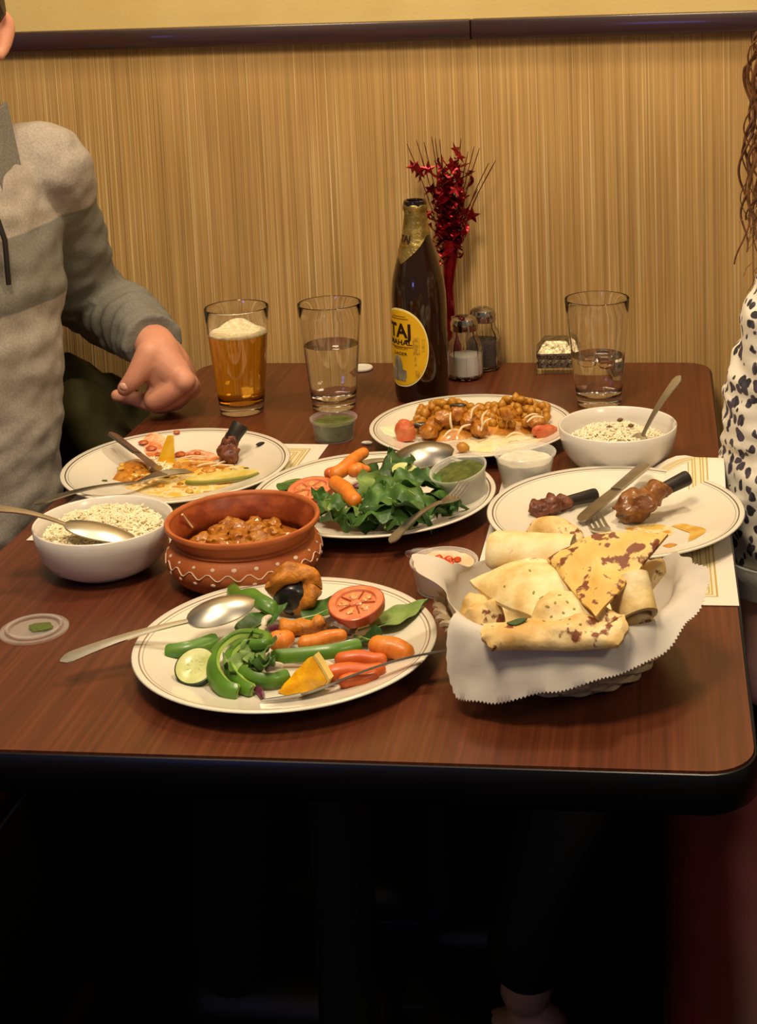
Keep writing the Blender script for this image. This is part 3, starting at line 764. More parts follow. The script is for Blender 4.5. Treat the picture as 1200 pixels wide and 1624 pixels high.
obj('lid_disc', lathe(lidprof(.0330), 56), m_plast, l2)

# ================================================================== CUTLERY (local +X from handle end to tip)
m_steel = M('stainless_steel', 'cfc9bd', .34, 1, col2='bcb6aa', scale=25)
m_steel_d = M('worn_steel', 'b2aca0', .34, 1, col2='98928a', scale=30)
def handle_slab(L, w0, w1, w2, th, bow=0.0):
    def f(u, v, s):
        x = u*L; k = u
        w = w0*(1-k)**1 + w1*k + w2*math.sin(PI*k)
        if u < .12: w *= math.sqrt(max(.02, 1 - (1 - u/.12)**2))
        y = (v-.5)*w; z = bow*math.sin(PI*k) + s*th/2*(1 - .25*abs(2*v-1))
        return (x, y, z)
    return slab(f, 24, 4)
def spoon_vf(L, bl, bw, depth, flip):
    hl = L - bl
    h = handle_slab(hl + .004, .0150, .0050, -.0015, .0020, .004)
    def f(u, v, s):
        a = 2*v-1; e = math.sqrt(max(0, 1-(2*u-1)**2)); e = max(.12, e) if u < .5 else max(.03, e)
        w = bw*e*(1 - .12*(u-.5))
        y = a*w/2; x = hl + bl*u; r2 = min(1, (a*e)**2 + (2*u-1)**2)
        z = -depth*(1-r2)*(1 if not flip else -1) + s*.0007
        return (x, y, z)
    return h, slab(f, 20, 14)
def spoon(A, B, label, flip=False, bl_frac=.31, w=.036, depth=.008, up=(0, 0, 1), mat=None, group='spoons on the table'):
    A, B = Vector(A), Vector(B); L = (B-A).length
    t = thing('spoon', label, 'spoon', matrix=line_frame(A, B, up), group=group)
    h, b = spoon_vf(L, L*bl_frac, w, depth, flip)
    obj('handle', h, mat or m_steel, t); obj('spoon_bowl', b, mat or m_steel, t); return t
def fork(A, B, label, up=(0, 0, 1), dip=-.006, tines=4, w=.021, mat=None):
    A, B = Vector(A), Vector(B); L = (B-A).length
    t = thing('fork', label, 'fork', matrix=line_frame(A, B, up), group='forks on the table')
    hl = L*.64
    obj('handle', handle_slab(hl, .0145, .0055, -.0015, .0021, .005), mat or m_steel, t)
    def zc(u): return dip*math.sin(PI*min(1, u*1.0))
    def f(u, v, s):
        x = hl - .003 + (L*.18)*u; ww = .0055 + (w-.0055)*(3*u*u-2*u**3 if u < 1 else 1)
        return (x, (v-.5)*ww, zc(u*.5) + s*.0009)
    hd = slab(f, 10, 6)
    for_t = []
    for k in range(tines):
        y = (k/(tines-1)-.5)*(w-.0035)
        pts = [(hl-.004 + L*.18 + (L*.18)*q, y, zc(.5 + .5*q)) for q in (0, .3, .6, .9, 1)]
        for_t.append(pts)
    h_o = obj('fork_head', hd, mat or m_steel, t)
    for pts in for_t: obj('tine', tube(pts, [.0016, .0016, .0015, .0011, .0006], 6), mat or m_steel, h_o)
    return t
def knife(A, B, label, up=(0, 0, 1), mat=None):
    A, B = Vector(A), Vector(B); L = (B-A).length
    t = thing('table_knife', label, 'knife', matrix=line_frame(A, B, up), group='knives on the table')
    hl = L*.46
    obj('handle', handle_slab(hl, .0165, .0130, .0, .0045, .0), mat or m_steel, t)
    def f(u, v, s):
        x = hl - .001 + (L-hl)*u; top = .0075 + .0012*math.sin(PI*u); bot = -.0075 - .002*math.sin(PI*u*.9)
        k = 1 if u < .8 else math.sqrt(max(.001, 1-((u-.8)/.2)**2))
        y = (bot + (top-bot)*v)*k + (.004*(1-k))
        return (x, y, s*(.0010*(1-.7*(1-v))))
    obj('blade', slab(f, 20, 4), mat or m_steel, t); return t
WELL = TZ + .0077
spoon(at(95, 1049, TZ + .0200), at(404, 952, TZ + .041), 'steel spoon lying face down across near plate, handle over bare table', True, .36, .037, .009, up=(.1, -.25, 1))
fork(at(752, 1027, TZ + .030), at(405, 1113, TZ + .0115), 'steel fork on the plate nearest the camera, tines in front of the orange wedge', up=(.05, .45, .85), dip=-.003, w=.0165, mat=m_steel_d)
fork(at(618, 861, TZ + .020), at(742, 760, TZ + .056), 'steel fork leaning on the salad plate with tines against the chutney cup', up=(.15, .25, .9), w=.0185, mat=m_steel_d)
spoon(at(556, 742, TZ + .020), at(720, 713, TZ + .034), 'large steel serving spoon face down between the salad and chickpea plates', True, .60, .046, .013, up=(0, -.35, 1), mat=m_steel_d)
knife(at(176, 687, TZ + .040), at(268, 757, TZ + .0125), 'steel table knife propped on the leftovers plate by the man', up=(.5, .1, .8), mat=m_steel_d)
fork(at(54, 800, TZ + .030), at(306, 746, TZ + .0165), 'steel fork across the leftovers plate above the left rice bowl', mat=m_steel_d, dip=.004)
spoon(at(-16, 806, TZ + .085), at(216, 856, TZ + .0425), 'steel spoon in the rice bowl by the terracotta pot, handle over the rim', True, .50, .036, .006, up=(0, -.1, 1), group='spoons in rice bowls')
sA, sB = at(1079, 596, TZ + .112), at(1018, 692, TZ + .044)
spoon(sA, sA + (sB - sA)*1.36, 'steel spoon standing in the rice bowl near the patterned placemat', False, .30, .030, .006, up=(-.8, -.6, .3), group='spoons in rice bowls')
knife(at(1025, 736, TZ + .036), at(916, 828, TZ + .014), 'steel table knife across the drumstick plate', up=(-.3, -.3, 1), mat=m_steel_d)
fork(at(1010, 905, TZ + .040), at(938, 813, TZ + .0125), 'steel fork on the drumstick plate, handle hidden under the flatbread', up=(0, -.2, 1))

# ================================================================== VEGETABLES
m_tomskin = M('tomato_skin', 'bc4e26', .35, col2='b0421e', scale=40, coat=.15)
m_tomflesh = M('tomato_flesh', 'cc6e44', .4, col2='d8845c', scale=90, coat=.15, sss=.2)
m_tomseed = M('tomato_seed_gel', 'd08850', .35, col2='d8a064', scale=240, coat=.2)
def tomato_slice(m, R, th, label):
    t = thing('tomato_slice', label, 'tomato', matrix=m, group='tomato slices')
    obj('skin', lathe([(R*.96, th), (R*.99, th*.95), (R*1.0, th*.5), (R*.97, 0), (R*.93, 0), (R*.93, th)], 48, lambda r, z, a: r*(1 + .025*math.sin(3*a+1))), m_tomskin, t)
    def rim(r, z, a): return r*(1 + .025*math.sin(3*a+1))
    obj('flesh', lathe([(0, .0), (R*.94, 0.0), (R*.955, th*.99), (R*.72, th*1.02), (R*.68, th*.80), (0, th*.80)], 48, rim), m_tomflesh, t)
    obj('core', xf(blob(R*.26, R*.16, th*.28, .25, 1.5, 3, 2), T(0, 0, th*.78)), m_tomflesh, t)
    for k in range(5):
        a = 2*PI*k/5 + .4
        pk = xf(blob(R*.20, R*.15, th*.22, .35, 2, 3, k), T(R*.45*math.cos(a), R*.45*math.sin(a), th*.80) @ Rz(a))
        obj('seed_pocket', pk, m_tomseed, t)
    for k in range(5):
        a = 2*PI*(k+.5)/5 + .4
        obj('inner_wall', xf(box(0, R*.52, -R*.035, R*.035, -th*.1, th*.12, .001, 1), T(R*.18*math.cos(a), R*.18*math.sin(a), th*.84) @ Rz(a)), m_tomflesh, t)
    return t
m_cskin = M('cucumber_skin', '20300f', .4, col2='31451a', scale=60)
m_cflesh = M('cucumber_flesh', 'b9bd72', .35, col2='cdd092', scale=70, coat=.3, sss=.2)
def cucumber_slice(m, R, th, label):
    t = thing('cucumber_slice', label, 'cucumber', matrix=m, group='cucumber slices')
    obj('skin', lathe([(R*.93, th), (R, th*.94), (R, th*.06), (R*.93, 0), (R*.92, th*.5), (R*.93, th)], 40), m_cskin, t)
    obj('flesh', lathe([(0, .0004), (R*.935, .0004), (R*.935, th*1.0), (R*.55, th*1.02), (R*.5, th*.96), (0, th*.98)], 40), m_cflesh, t)
    for k in range(9):
        a = 2*PI*k/9; obj('seed', xf(blob(R*.11, R*.04, th*.05, .1, 1, 1, k), T(R*.33*math.cos(a), R*.33*math.sin(a), th*.99) @ Rz(a)), m_cflesh, t)
    return t
m_carrot = M('carrot', 'd47420', .42, col2='dc842e', scale=60, stretch=(4, 1, 1), coat=.1, bump=.15, bscale=90, sss=.1)
m_carrot2 = M('carrot_reddish', 'cc6426', .4, col2='c4561e', scale=60, coat=.1, sss=.1)
def carrot(A, B, r, label, seed=0, mat=None, taper=.82):
    A, B = Vector(A), Vector(B); L = (B-A).length; r2 = r*taper
    pts = [(r*.8 + (L - r*.8 - r2*.8)*t/6, .0008*math.sin(t*1.3+seed), .0006*math.cos(t+seed)) for t in range(7)]
    vf = capsule(pts, [r*.96, r, r*1.01, r, (r+r2)/2, r2*1.03, r2*.98], 14, 4)
    o = obj('baby_carrot', vf, mat or m_carrot, matrix=line_frame(A, B)); return tag(o, label, 'carrot', 'baby carrots')
m_pskin = M('pepper_skin', '568024', .38, col2='446c1c', scale=30, coat=.15)
m_pflesh = M('pepper_flesh', '8aa844', .4, col2='9cb658', scale=60)
def pepper_strip(ctrl, w, th, label, out=(0, -1, 0), n=5):
    """ctrl: world points of the centre line; skin faces away from the curl centre, flesh inside"""
    pts = [Vector(p) for p in spline([tuple(p) for p in ctrl], n)]; m = len(pts)
    org = pts[m//2].copy(); cen = sum(pts, Vector())/m; V = {}
    fr = []
    for i, p in enumerate(pts):
        t_ = (pts[min(i+1, m-1)] - pts[max(i-1, 0)]).normalized()
        o_ = (p - cen); o_ = o_ - t_*o_.dot(t_); o2 = Vector(out); o2 = (o2 - t_*o2.dot(t_))
        o_ = (o_.normalized()*.6 + o2.normalized()*.8 if o_.length > 1e-5 else o2).normalized()
        fr.append((p - org, o_, t_.cross(o_)))
    def g(lo, hi):
        def f(u, v, s):
            p, o_, b_ = fr[round(u*(m-1))]; e = 1 if .02 < u < .98 else .75
            a = (v-.5)*2; d = (hi if s > 0 else lo) - .0022*a*a
            return p + b_*(a*w/2*e) + o_*d
        return slab(f, m-1, 4)
    t = thing('pepper_strip', label, 'pepper', org, 0, 'green pepper strips on the near plate')
    obj('skin', g(th*.15, th*.5), m_pskin, t); obj('flesh', g(-th*.6, th*.14), m_pflesh, t); return t
m_leaf = M('spinach_leaf', '35561e', .48, col2='48702c', scale=55, coat=.05, bump=.5, bscale=110, col3='64883c')
m_leafp = M('pale_leaf', '6e8842', .5, col2='86a058', scale=55, bump=.45, bscale=110)
m_leafd = M('dark_leaf', '20401a', .45, col2='2e5020', scale=55, coat=.1, bump=.45, bscale=110)
m_stem = M('leaf_stem', '8c9c54', .4)
def leaf_vf(L, Wd, cup_, curl, ruf, seed):
    ph = seed*1.7
    def f(u, v, s):
        a = 2*v-1; w = Wd/2*max(.03, math.sin(PI*min(1, u*.93+.07)**.75))
        x = L*u; y = a*w
        z = cup_*a*a*w*1.2 + curl*L*(u-.3)**2 + ruf*math.sin(u*17+ph)*a*a + ruf*.7*math.sin(u*8+ph*2+a*4) - .0009*math.exp(-(a*6)**2) + s*.00022
        return (x, y, z)
    return slab(f, 16, 10)
def leaf(m, L, Wd, label, cup_=.25, curl=.5, ruf=.0018, mat=None, seed=0, group=None, cat='leaf', name='spinach_leaf', stem=True):
    t = thing(name, label, cat, matrix=m, group=group)
    obj('leaf_blade', leaf_vf(L, Wd, cup_, curl, ruf, seed), mat or m_leaf, t)
    if stem: obj('stem', tube([(-.012, 0, curl*L*.12), (-.004, 0, curl*L*.09), (L*.25, 0, -.0007 + curl*L*.002), (L*.6, 0, curl*L*.09 - .0007)], [.0011, .0012, .0009, .0004], 6), m_stem, t)
    return t
def posed(p, yaw, pitch=0, roll=0): return T(*p) @ Rz(yaw) @ Ry(-pitch) @ Rx(roll)
D = math.radians
# near plate ---------------------------------------------------------
leaf(posed(at(588, 995, WELL + .004), D(28), D(10), D(-6)), .058, .044, 'pale green spinach leaf beside the big tomato slice, edge of near plate', .12, .2, .0012, m_leafp, 3)
leaf(posed(at(480, 982, WELL + .006), D(20), D(14), 0), .048, .036, 'green spinach leaf behind the big tomato slice on the near plate', .2, .3, .001, m_leaf, 5)
leaf(posed(at(575, 1012, WELL + .003), D(-40), D(12), D(15)), .030, .026, 'small dark leaf tucked under the big tomato slice', .3, .3, .001, m_leafd, 6)
leaf(posed(at(378, 1006, WELL + .005), D(40), D(10), D(0)), .052, .034, 'olive-green leaf under the tip of the face-down spoon', .2, .3, .001, m_leaf, 8)
tomato_slice(T(*at(566, 968, WELL + .018)) @ Rx(D(13)) @ Ry(D(-3)) @ Rz(.3), .0262, .0095, 'round tomato slice lying on leaves at the back of the near plate')
m_char = M('charred_tandoori', 'c47a1e', .5, col2='9a5a14', scale=80, lo=.46, hi=.64, bump=.7, bscale=200, col3='4a2a10')
m_black = M('charred_black_skin', '161310', .35, coat=.3, col2='241e14', scale=50)
eg = thing('roast_vegetable', 'large charred orange roasted chunk with black underside standing on near plate', 'vegetable', at(468, 966, WELL + .006))
ringpts = [(.0175*math.cos(a), .004*math.sin(a*2), .021 + .0155*math.sin(a)) for a in [2*PI*k/40 for k in range(41)]]
def lumpy(vf, amp, fr, sd):
    return [tuple(Vector(p)*(1) + Vector((mnoise.noise(Vector(p)*fr + Vector((sd, 0, 0))), mnoise.noise(Vector(p)*fr + Vector((0, sd, 9))), mnoise.noise(Vector(p)*fr + Vector((5, 0, sd)))))*amp) for p in vf[0]], vf[1]
obj('orange_crust', lumpy(tube(ringpts, [.0085]*41, 20, False), .0050, 80, 1), m_char, eg, sharp=179)
obj('black_skin', lumpy(xf(blob(.0185, .0125, .0165, .16, 1.5, 3, 4), T(-.001, -.0015, .0135)), .001, 90, 2), m_black, eg)
eg2 = tag(obj('roast_vegetable', lumpy(tube(spline([(-.021, 0, .002), (-.008, .003, -.002), (.008, 0, .001), (.020, .004, .004)], 4), [.006, .0075, .008, .0075, .007, .0075, .008, .0075, .0065, .0075, .007, .006, .004], 10), .003, 100, 5), m_char, loc=at(480, 996, WELL + .016), sharp=179), 'curved orange roasted strip in front of the black-skinned chunk', 'vegetable')
m_purple = M('purple_onion', '5a2438', .35, col2='8a5a6a', scale=70, lo=.45, hi=.6, coat=.2)
m_onionw = M('white_onion', 'c8bca0', .35, col2='a88a90', scale=80, coat=.2, sss=.2)
tag(obj('roast_onion', lumpy(blob(.0165, .010, .0085, .3, 1.5, 3, 9), .002, 110, 3), M('roasted_brown_onion', '3a2420', .4, col2='6a4a30', scale=70, coat=.2), loc=at(540, 993, WELL + .0105)), 'dark brown roasted onion piece below the big tomato slice', 'onion')
carrot(at(427, 1020, WELL + .012), at(465, 1012, WELL + .012), .0095, 'short stubby carrot end seen round, in the middle of near plate', 1)
carrot(at(474, 1022, WELL + .0145), at(548, 1006, WELL + .0150), .0070, 'baby carrot lying just above the straight green pepper strip', 2)
carrot(at(587, 1020, WELL + .0150), at(654, 1036, WELL + .0105), .0094, 'thick baby carrot nearest the bread basket on near plate', 3, None, .95)
carrot(at(532, 1045, WELL + .0085), at(612, 1044, WELL + .0085), .0068, 'reddish carrot stick behind the fork handle, under the thick baby carrot', 4, m_carrot2)
carrot(at(516, 1068, WELL + .0078), at(610, 1062, WELL + .0078), .0075, 'long reddish carrot stick crossed by the fork on near plate', 5, m_carrot2)
carrot(at(538, 1083, WELL + .0066), at(600, 1072, WELL + .0066), .0062, 'lowest reddish carrot stick, under the fork on near plate', 6, m_carrot2)
P = lambda *l: [at(x, y, WELL + z) for x, y, z in l]
pepper_strip(P((262, 1033, .008), (300, 1028, .010), (345, 1013, .012)), .0130, .0045, 'dark green pepper strip pointing out beside the cucumber slice', (0, -.4, .9))
pepper_strip(P((410, 1000, .022), (372, 1004, .024), (340, 1030, .020), (334, 1062, .014), (352, 1090, .009), (376, 1098, .007)), .0135, .0045, 'outer curved green pepper ring segment around the chopped greens', (-.2, -.5, .8))
pepper_strip(P((418, 1012, .024), (385, 1014, .024), (362, 1034, .019), (360, 1060, .012), (378, 1085, .008), (398, 1096, .006)), .0110, .0045, 'inner curved green pepper ring segment beside the outer one', (-.2, -.6, .8))
pepper_strip(P((364, 930, .012), (372, 943, .018), (392, 938, .024), (410, 950, .024), (430, 962, .020), (440, 970, .014)), .0135, .0050, 'light green curled pepper strip behind the face-down spoon', (0, -.3, .9))
pepper_strip(P((430, 1042, .010), (480, 1038, .012), (530, 1032, .014), (572, 1022, .014)), .0125, .0045, 'straight green pepper strip across the middle of near plate', (0, -.7, .7))
pepper_strip(P((380, 1062, .014), (400, 1076, .010), (430, 1080, .008), (458, 1070, .009)), .0120, .0045, 'short green pepper strip beside the orange wedge', (0, -.7, .7))
pepper_strip(P((404, 1000, .030), (424, 1006, .030), (420, 1020, .028), (396, 1022, .026)), .0090, .0040, 'small curled pepper end on top of the pepper ring segments', (0, -.5, .8))
for i, (px, py, z, L, yaw, roll) in enumerate(((385, 1046, .014, .034, 20, 20), (402, 1060, .013, .030, -35, -20), (372, 1062, .010, .032, 75, 10), (412, 1040, .016, .028, 120, 25), (395, 1074, .008, .030, 160, 0), (415, 1052, .011, .026, -80, 10))):
    leaf(posed(at(px, py, WELL + z), D(yaw), D(18), D(roll)), L, L*.75, 'ruffled lettuce scrap inside the curve of the pepper ring segments', .35, .5, .003, m_leaf if i % 2 else m_leafp, i + 20, 'lettuce scraps on the near plate', 'leaf', 'lettuce_scrap', False)
cucumber_slice(T(*at(312, 1062, WELL + .009)) @ Rz(.2) @ Rx(D(32)) @ Ry(D(-8)), .0180, .0065, 'cucumber slice leaning on the pepper at the near plate edge')
for i, (px, py, z, s, yaw, mt) in enumerate(((408, 1098, .004, 1.3, -50, 'p'), (394, 1088, .005, .9, 30, 'w'), (424, 985, .014, 1.0, 80, 'w'), (419, 998, .016, 1.1, 100, 'w'), (424, 1022, .013, 1.2, 75, 'p'), (414, 1042, .012, 1, 95, 'w'), (422, 1052, .010, 1.0, 60, 'w'), (410, 1056, .010, .9, 110, 'p'), (440, 1000, .008, 1.0, 20, 'p'), (466, 1012, .006, .9, 45, 'p'), (512, 1055, .012, 1.3, 0, 'w'), (435, 1060, .012, 1.0, 10, 'w'))):
    o = obj('onion_piece', lumpy(tube(spline([(-.008*s, 0, 0), (0, .002, .0015), (.008*s, 0, 0)], 4), [.0016, .0024, .0028, .003, .0032, .003, .0028, .0024, .0014], 8, True, .55), .0008, 150, i), m_purple if mt == 'p' else m_onionw, loc=at(px, py, WELL + z))
    o.rotation_euler = (rnd(-.4, .4), rnd(-.3, .3), D(yaw))
    tag(o, ('dark purple' if mt == 'p' else 'whitish') + ' chopped onion piece among the vegetables on near plate', 'onion', 'purple onion bits on the near plate' if mt == 'p' else 'white onion bits on the near plate')
m_orange = M('orange_flesh', 'e8a208', .35, col2='efb416', scale=90, coat=.4, bump=.3, bscale=260, sss=.15)
m_peel = M('orange_peel', 'd08a10', .4, bump=.4, bscale=300)
m_pith = M('orange_pith', 'e6c870', .5)
def wedge(R, ang, k=10):
    """segment of a sphere between two half planes; edge along X"""
    V, F = [], []
    rows = []
    for i in range(k+1):
        th = PI*i/k; row = []
        for j in range(7):
            a = -ang/2 + ang*j/6
            row.append(len(V)); V.append((R*1.08*math.cos(th), R*math.sin(th)*math.sin(a), -R*math.sin(th)*math.cos(a)))
        rows.append(row)
    c = []
    for i in range(k+1):
        c.append(len(V)); V.append((R*1.08*math.cos(PI*i/k)*.98, 0, -.02*R))
    peelF, fleshF = [], []
    for i in range(k):
        for j in range(6): peelF.append((rows[i][j], rows[i][j+1], rows[i+1][j+1], rows[i+1][j]))
        for j in (0, 6): fleshF.append((rows[i][j], rows[i+1][j], c[i+1], c[i]))
    return V, peelF, fleshF
def thick(V, F, d):
    me = bpy.data.meshes.new('t'); me.from_pydata(V, [], F); bm = bmesh.new(); bm.from_mesh(me); bmesh.ops.recalc_face_normals(bm, faces=bm.faces[:])
    bmesh.ops.solidify(bm, geom=bm.faces[:], thickness=d); bm.verts.ensure_lookup_table(); bm.verts.index_update()
    r = [tuple(v.co) for v in bm.verts], [tuple(v.index for v in f.verts) for f in bm.faces]; bm.free(); return r
ow = thing('orange_wedge', 'bright yellow-orange citrus wedge at the front of the near plate', 'fruit', at(480, 1085, WELL))
def chunk(px_loop, z_loop, depth, inset):
    """solid wedge: a face seen from the front and a smaller face behind it"""
    fr = [at(x, y, WELL + z) - ow.location for (x, y), z in zip(px_loop, z_loop)]; n = len(fr)
    c = sum(fr, Vector())/n; back = [c + (p - c)*inset + Vector(depth) for p in fr]
    V = [c*1.0 + Vector((-.001, -.004, .002))] + fr + back + [c + Vector(depth)]
    F = [(0, i+1, (i+1) % n + 1) for i in range(n)] + [(i+1, n+i+1, n+(i+1) % n+1, (i+1) % n+1) for i in range(n)] + [(2*n+1, n+(i+1) % n+1, n+i+1) for i in range(n)]
    me = bpy.data.meshes.new('t'); me.from_pydata([tuple(p) for p in V], [], F); bm = bmesh.new(); bm.from_mesh(me)
    bmesh.ops.recalc_face_normals(bm, faces=bm.faces[:]); bmesh.ops.subdivide_edges(bm, edges=bm.edges[:], cuts=3, use_grid_fill=True, smooth=.12)
    bmesh.ops.triangulate(bm, faces=bm.faces[:]); bm.verts.index_update()
    r = [tuple(v.co) for v in bm.verts], [tuple(v.index for v in f.verts) for f in bm.faces]; bm.free(); return r
obj('flesh', lumpy(chunk([(440, 1098), (462, 1072), (481, 1050), (495, 1041), (506, 1060), (518, 1080), (505, 1096), (474, 1106)], [.001, .012, .024, .030, .020, .010, .002, .0005], (.006, .016, -.002), .55), .0010, 120, 1), m_orange, ow)
pc = [at(x, y, WELL + z) - ow.location for x, y, z in ((497, 1040, .031), (508, 1056, .022), (521, 1079, .011), (512, 1094, .003))]
obj('peel', slab(lambda u, v, s: (lambda p, q, t: p + (q-p)*t)(*([pc[min(2, int(u*3))], pc[min(2, int(u*3))+1], u*3-min(2, int(u*3))])) + Vector((.0022, .0065, 0))*v + Vector((.0009, -.0002, .0009))*s, 12, 4), m_pith, ow)
# salad plate -----------------------------------------------------------
leaf(posed(at(492, 760, TZ + .022), D(178), D(-4), D(8)), .060, .044, 'green spinach leaf hanging over the edge beside the terracotta pot rim', -.25, -.3, .001, m_leaf, 2)
tomato_slice(T(*at(493, 783, WELL + .010)) @ Rx(D(10)) @ Ry(D(-6)), .0270, .008, 'paler tomato slice half hidden behind the terracotta pot rim')
rs = random.Random(11)
pile = []
for (px, py, z, yaw, pi_, ro, L) in ((540, 805, .012, 200, 10, 10, .060), (560, 826, .010, 185, 5, -10, .062), (600, 830, .012, 200, 10, 20, .060), (640, 828, .012, -10, 10, 20, .060), (672, 822, .012, 10, 15, -20, .055), (690, 800, .014, 30, 25, -20, .055),
    (650, 800, .022, 10, 15, 10, .060), (610, 806, .024, 100, 25, 0, .062), (575, 812, .018, 150, 10, 15, .058), (540, 830, .008, 170, 6, 0, .052), (520, 820, .008, 160, 8, 0, .050),
    (600, 775, .030, 80, 20, 10, .060), (630, 780, .032, 40, 10, 20, .062), (660, 775, .030, 20, 15, -15, .060), (690, 770, .026, -10, 10, 20, .055), (640, 760, .024, 60, 20, 0, .055),
    (600, 750, .026, 70, 10, -20, .058), (585, 745, .022, 110, 15, 10, .055), (620, 735, .018, 100, 10, 0, .050), (672, 798, .030, 260, 10, 0, .050), (636, 815, .026, 270, 15, 10, .055), (600, 800, .034, 230, 5, -10, .056), (625, 800, .036, 300, 5, 15, .056), (655, 790, .036, 330, 0, -15, .058), (700, 790, .018, 280, 15, 0, .050), (680, 812, .018, 240, 10, 5, .050)):
    d = Vector((math.cos(D(yaw)), math.sin(D(yaw)), 0)); p = at(px, py, WELL + z) - d*L*.5
    i = len(pile)
    mt = m_leafd if i in (17, 18, 16, 5) else (m_leafp if i in (11, 8) else m_leaf)
    o = leaf(posed(p, D(yaw), D(pi_), D(ro + rs.uniform(-22, 22))), L*.95, L*rs.uniform(.66, .82), {m_leafd: 'darkest spinach leaf in the salad heap', m_leafp: 'pale green spinach leaf in the salad heap'}.get(mt, 'glossy green spinach leaf ' + ('at the carrot side' if px < 575 else 'along the front' if py > 808 else 'beside the chutney cup' if px > 655 else 'at the back' if py < 765 else 'in the middle') + ' of the salad heap'), rs.uniform(-.9, .5), rs.uniform(-1.6, .6), .0042, mt, i + 40,
             {m_leafd: 'darkest spinach leaves in the salad', m_leafp: 'pale spinach leaves in the salad'}.get(mt, 'spinach leaves heaped on the salad plate'))
    mw = o.matrix_basis.copy(); lo_ = min((mw @ v.co).z for ch in o.children for v in ch.data.vertices)
    if lo_ < WELL + .0015: o.matrix_world = T(0, 0, WELL + .0015 - lo_) @ mw
    pile.append(o)
for i, (px, py, z) in enumerate(((545, 818, .016), (562, 815, .018), (552, 828, .013), (580, 826, .016), (570, 834, .010), (595, 818, .022), (548, 795, .016), (520, 800, .012), (700, 818, .010), (610, 836, .008))):
    leaf(posed(at(px, py, WELL + z), D(rs.uniform(0, 360)), D(20), D(rs.uniform(-20, 20))), .026, .020, 'small ruffled lettuce shred at the near side of the salad heap', .5, .6, .003, m_leafp if i % 3 == 0 else m_leaf, i + 80, 'lettuce shreds in the salad', 'leaf', 'lettuce_scrap', False)
carrot(at(516, 755, WELL + .018), at(548, 742, WELL + .024), .0075, 'darker carrot behind the long upright one in the salad', 1, m_carrot2)
carrot(at(528, 756, WELL + .028), at(580, 715, WELL + .040), .0085, 'long baby carrot rising to the back of the salad', 2)
carrot(at(552, 747, WELL + .031), at(586, 743, WELL + .031), .0080, 'short baby carrot end beside the long rising one in the salad', 3, None, .6)
carrot(at(529, 762, WELL + .036), at(567, 797, WELL + .030), .0090, 'bright orange baby carrot slanting down to the greens in the salad', 4, None, .95)
cucumber_slice(T(*at(642, 752, WELL + .034)) @ Rx(D(14)) @ Ry(D(12)), .0165, .005, 'cucumber slice among spinach near the big serving spoon')
tag(obj('onion_piece', lumpy(blob(.006, .004, .003, .3, 2, 2, 3), .0005, 100, 2), m_purple, loc=at(567, 771, WELL + .032)), 'single purple onion bit between carrots and spinach in the salad', 'onion')
tag(obj('onion_piece', xf(blob(.011, .004, .0015, .2, 2, 2, 4), Rz(.5)), m_onionw, loc=at(518, 808, WELL + .018)), 'white onion sliver by the terracotta pot rim in the salad', 'onion')
# ================================================================== LEFTOVERS
def plate_z(o, x, y):
    s = o.scale.x; r = math.hypot(x - o.location.x, y - o.location.y) / s
    P = [(0, .0072), (.60*.137, .0072), (.68*.137, .0088), (.78*.137, .0122), (.93*.137, .0196), (.1357, .0218), (.137, .0205)]
    for (r0, z0), (r1, z1) in zip(P, P[1:]):
        if r <= r1: return o.location.z + s*(z0 + (z1-z0)*(r-r0)/(r1-r0))
    return o.location.z + .02*s
def smear(po, px_pts, th, mat, name, label, cat, amp=.0015, group=None, seed=0, kind=None):
    base = [at(px, py, WELL) for px, py in px_pts]
    n = len(base); loop = [Vector(p) for p in spline([tuple(p) for p in base + [base[0]]], 5)[:-1]]
    c = sum(loop, Vector())/len(loop); org = Vector((c.x, c.y, 0)); V, F = [], []
    ks = (1, .8, .6, .4, .2); m = len(loop)
    def pt(p, hgt): return (p.x - c.x, p.y - c.y, plate_z(po, p.x, p.y) + hgt)
    for k in ks:
        for i, p in enumerate(loop):
            q = c + (p - c)*k*(1 + (.12*mnoise.noise(p*60 + Vector((seed, 0, 0))) if k == 1 else 0))
            h = .0003 + th*(1-k*k)**.6 + amp*(1-k**4)*mnoise.noise(q*130 + Vector((0, seed, 0)))
            V.append(pt(q, max(.0003, h) if k < 1 else .0002))
    V.append(pt(c, .0003 + th)); top = len(V)-1
    for r in range(len(ks)-1):
        for i in range(m):
            j = (i+1) % m; F.append((r*m+i, r*m+j, (r+1)*m+j, (r+1)*m+i))
    r = len(ks)-1
    for i in range(m): F.append((r*m+i, r*m+(i+1) % m, top))
    o = obj(name, (V, F), mat, loc=org); return tag(o, label, cat, group, kind)
m_ysauce = M('yellow_curry_smear', 'c9962e', .35, col2='dcb860', scale=70, coat=.3, bump=.4, bscale=200, col3='e8d49a')
m_ysauce2 = M('pale_curry_smear', 'd8b04c', .4, col2='e6d6a4', scale=70, lo=.42, hi=.55, coat=.1, col3='c88a24')
m_osauce = M('orange_curry_smear', 'b8701a', .35, col2='cf9236', scale=80, coat=.3, bump=.5, bscale=220)
m_rsauce = M('red_sauce_smear', 'cc7440', .4, col2='e6c49c', scale=80, coat=.1, bump=.4, bscale=200, col3='b03c18')
M_RL = M('red_sauce_lump', 'a84420', .4, col2='c06a38', scale=130)
m_cream = M('cream_sauce', 'e6d6a0', .35, col2='efe6c6', scale=70, coat=.3, bump=.4, bscale=160, col3='d8a83c')
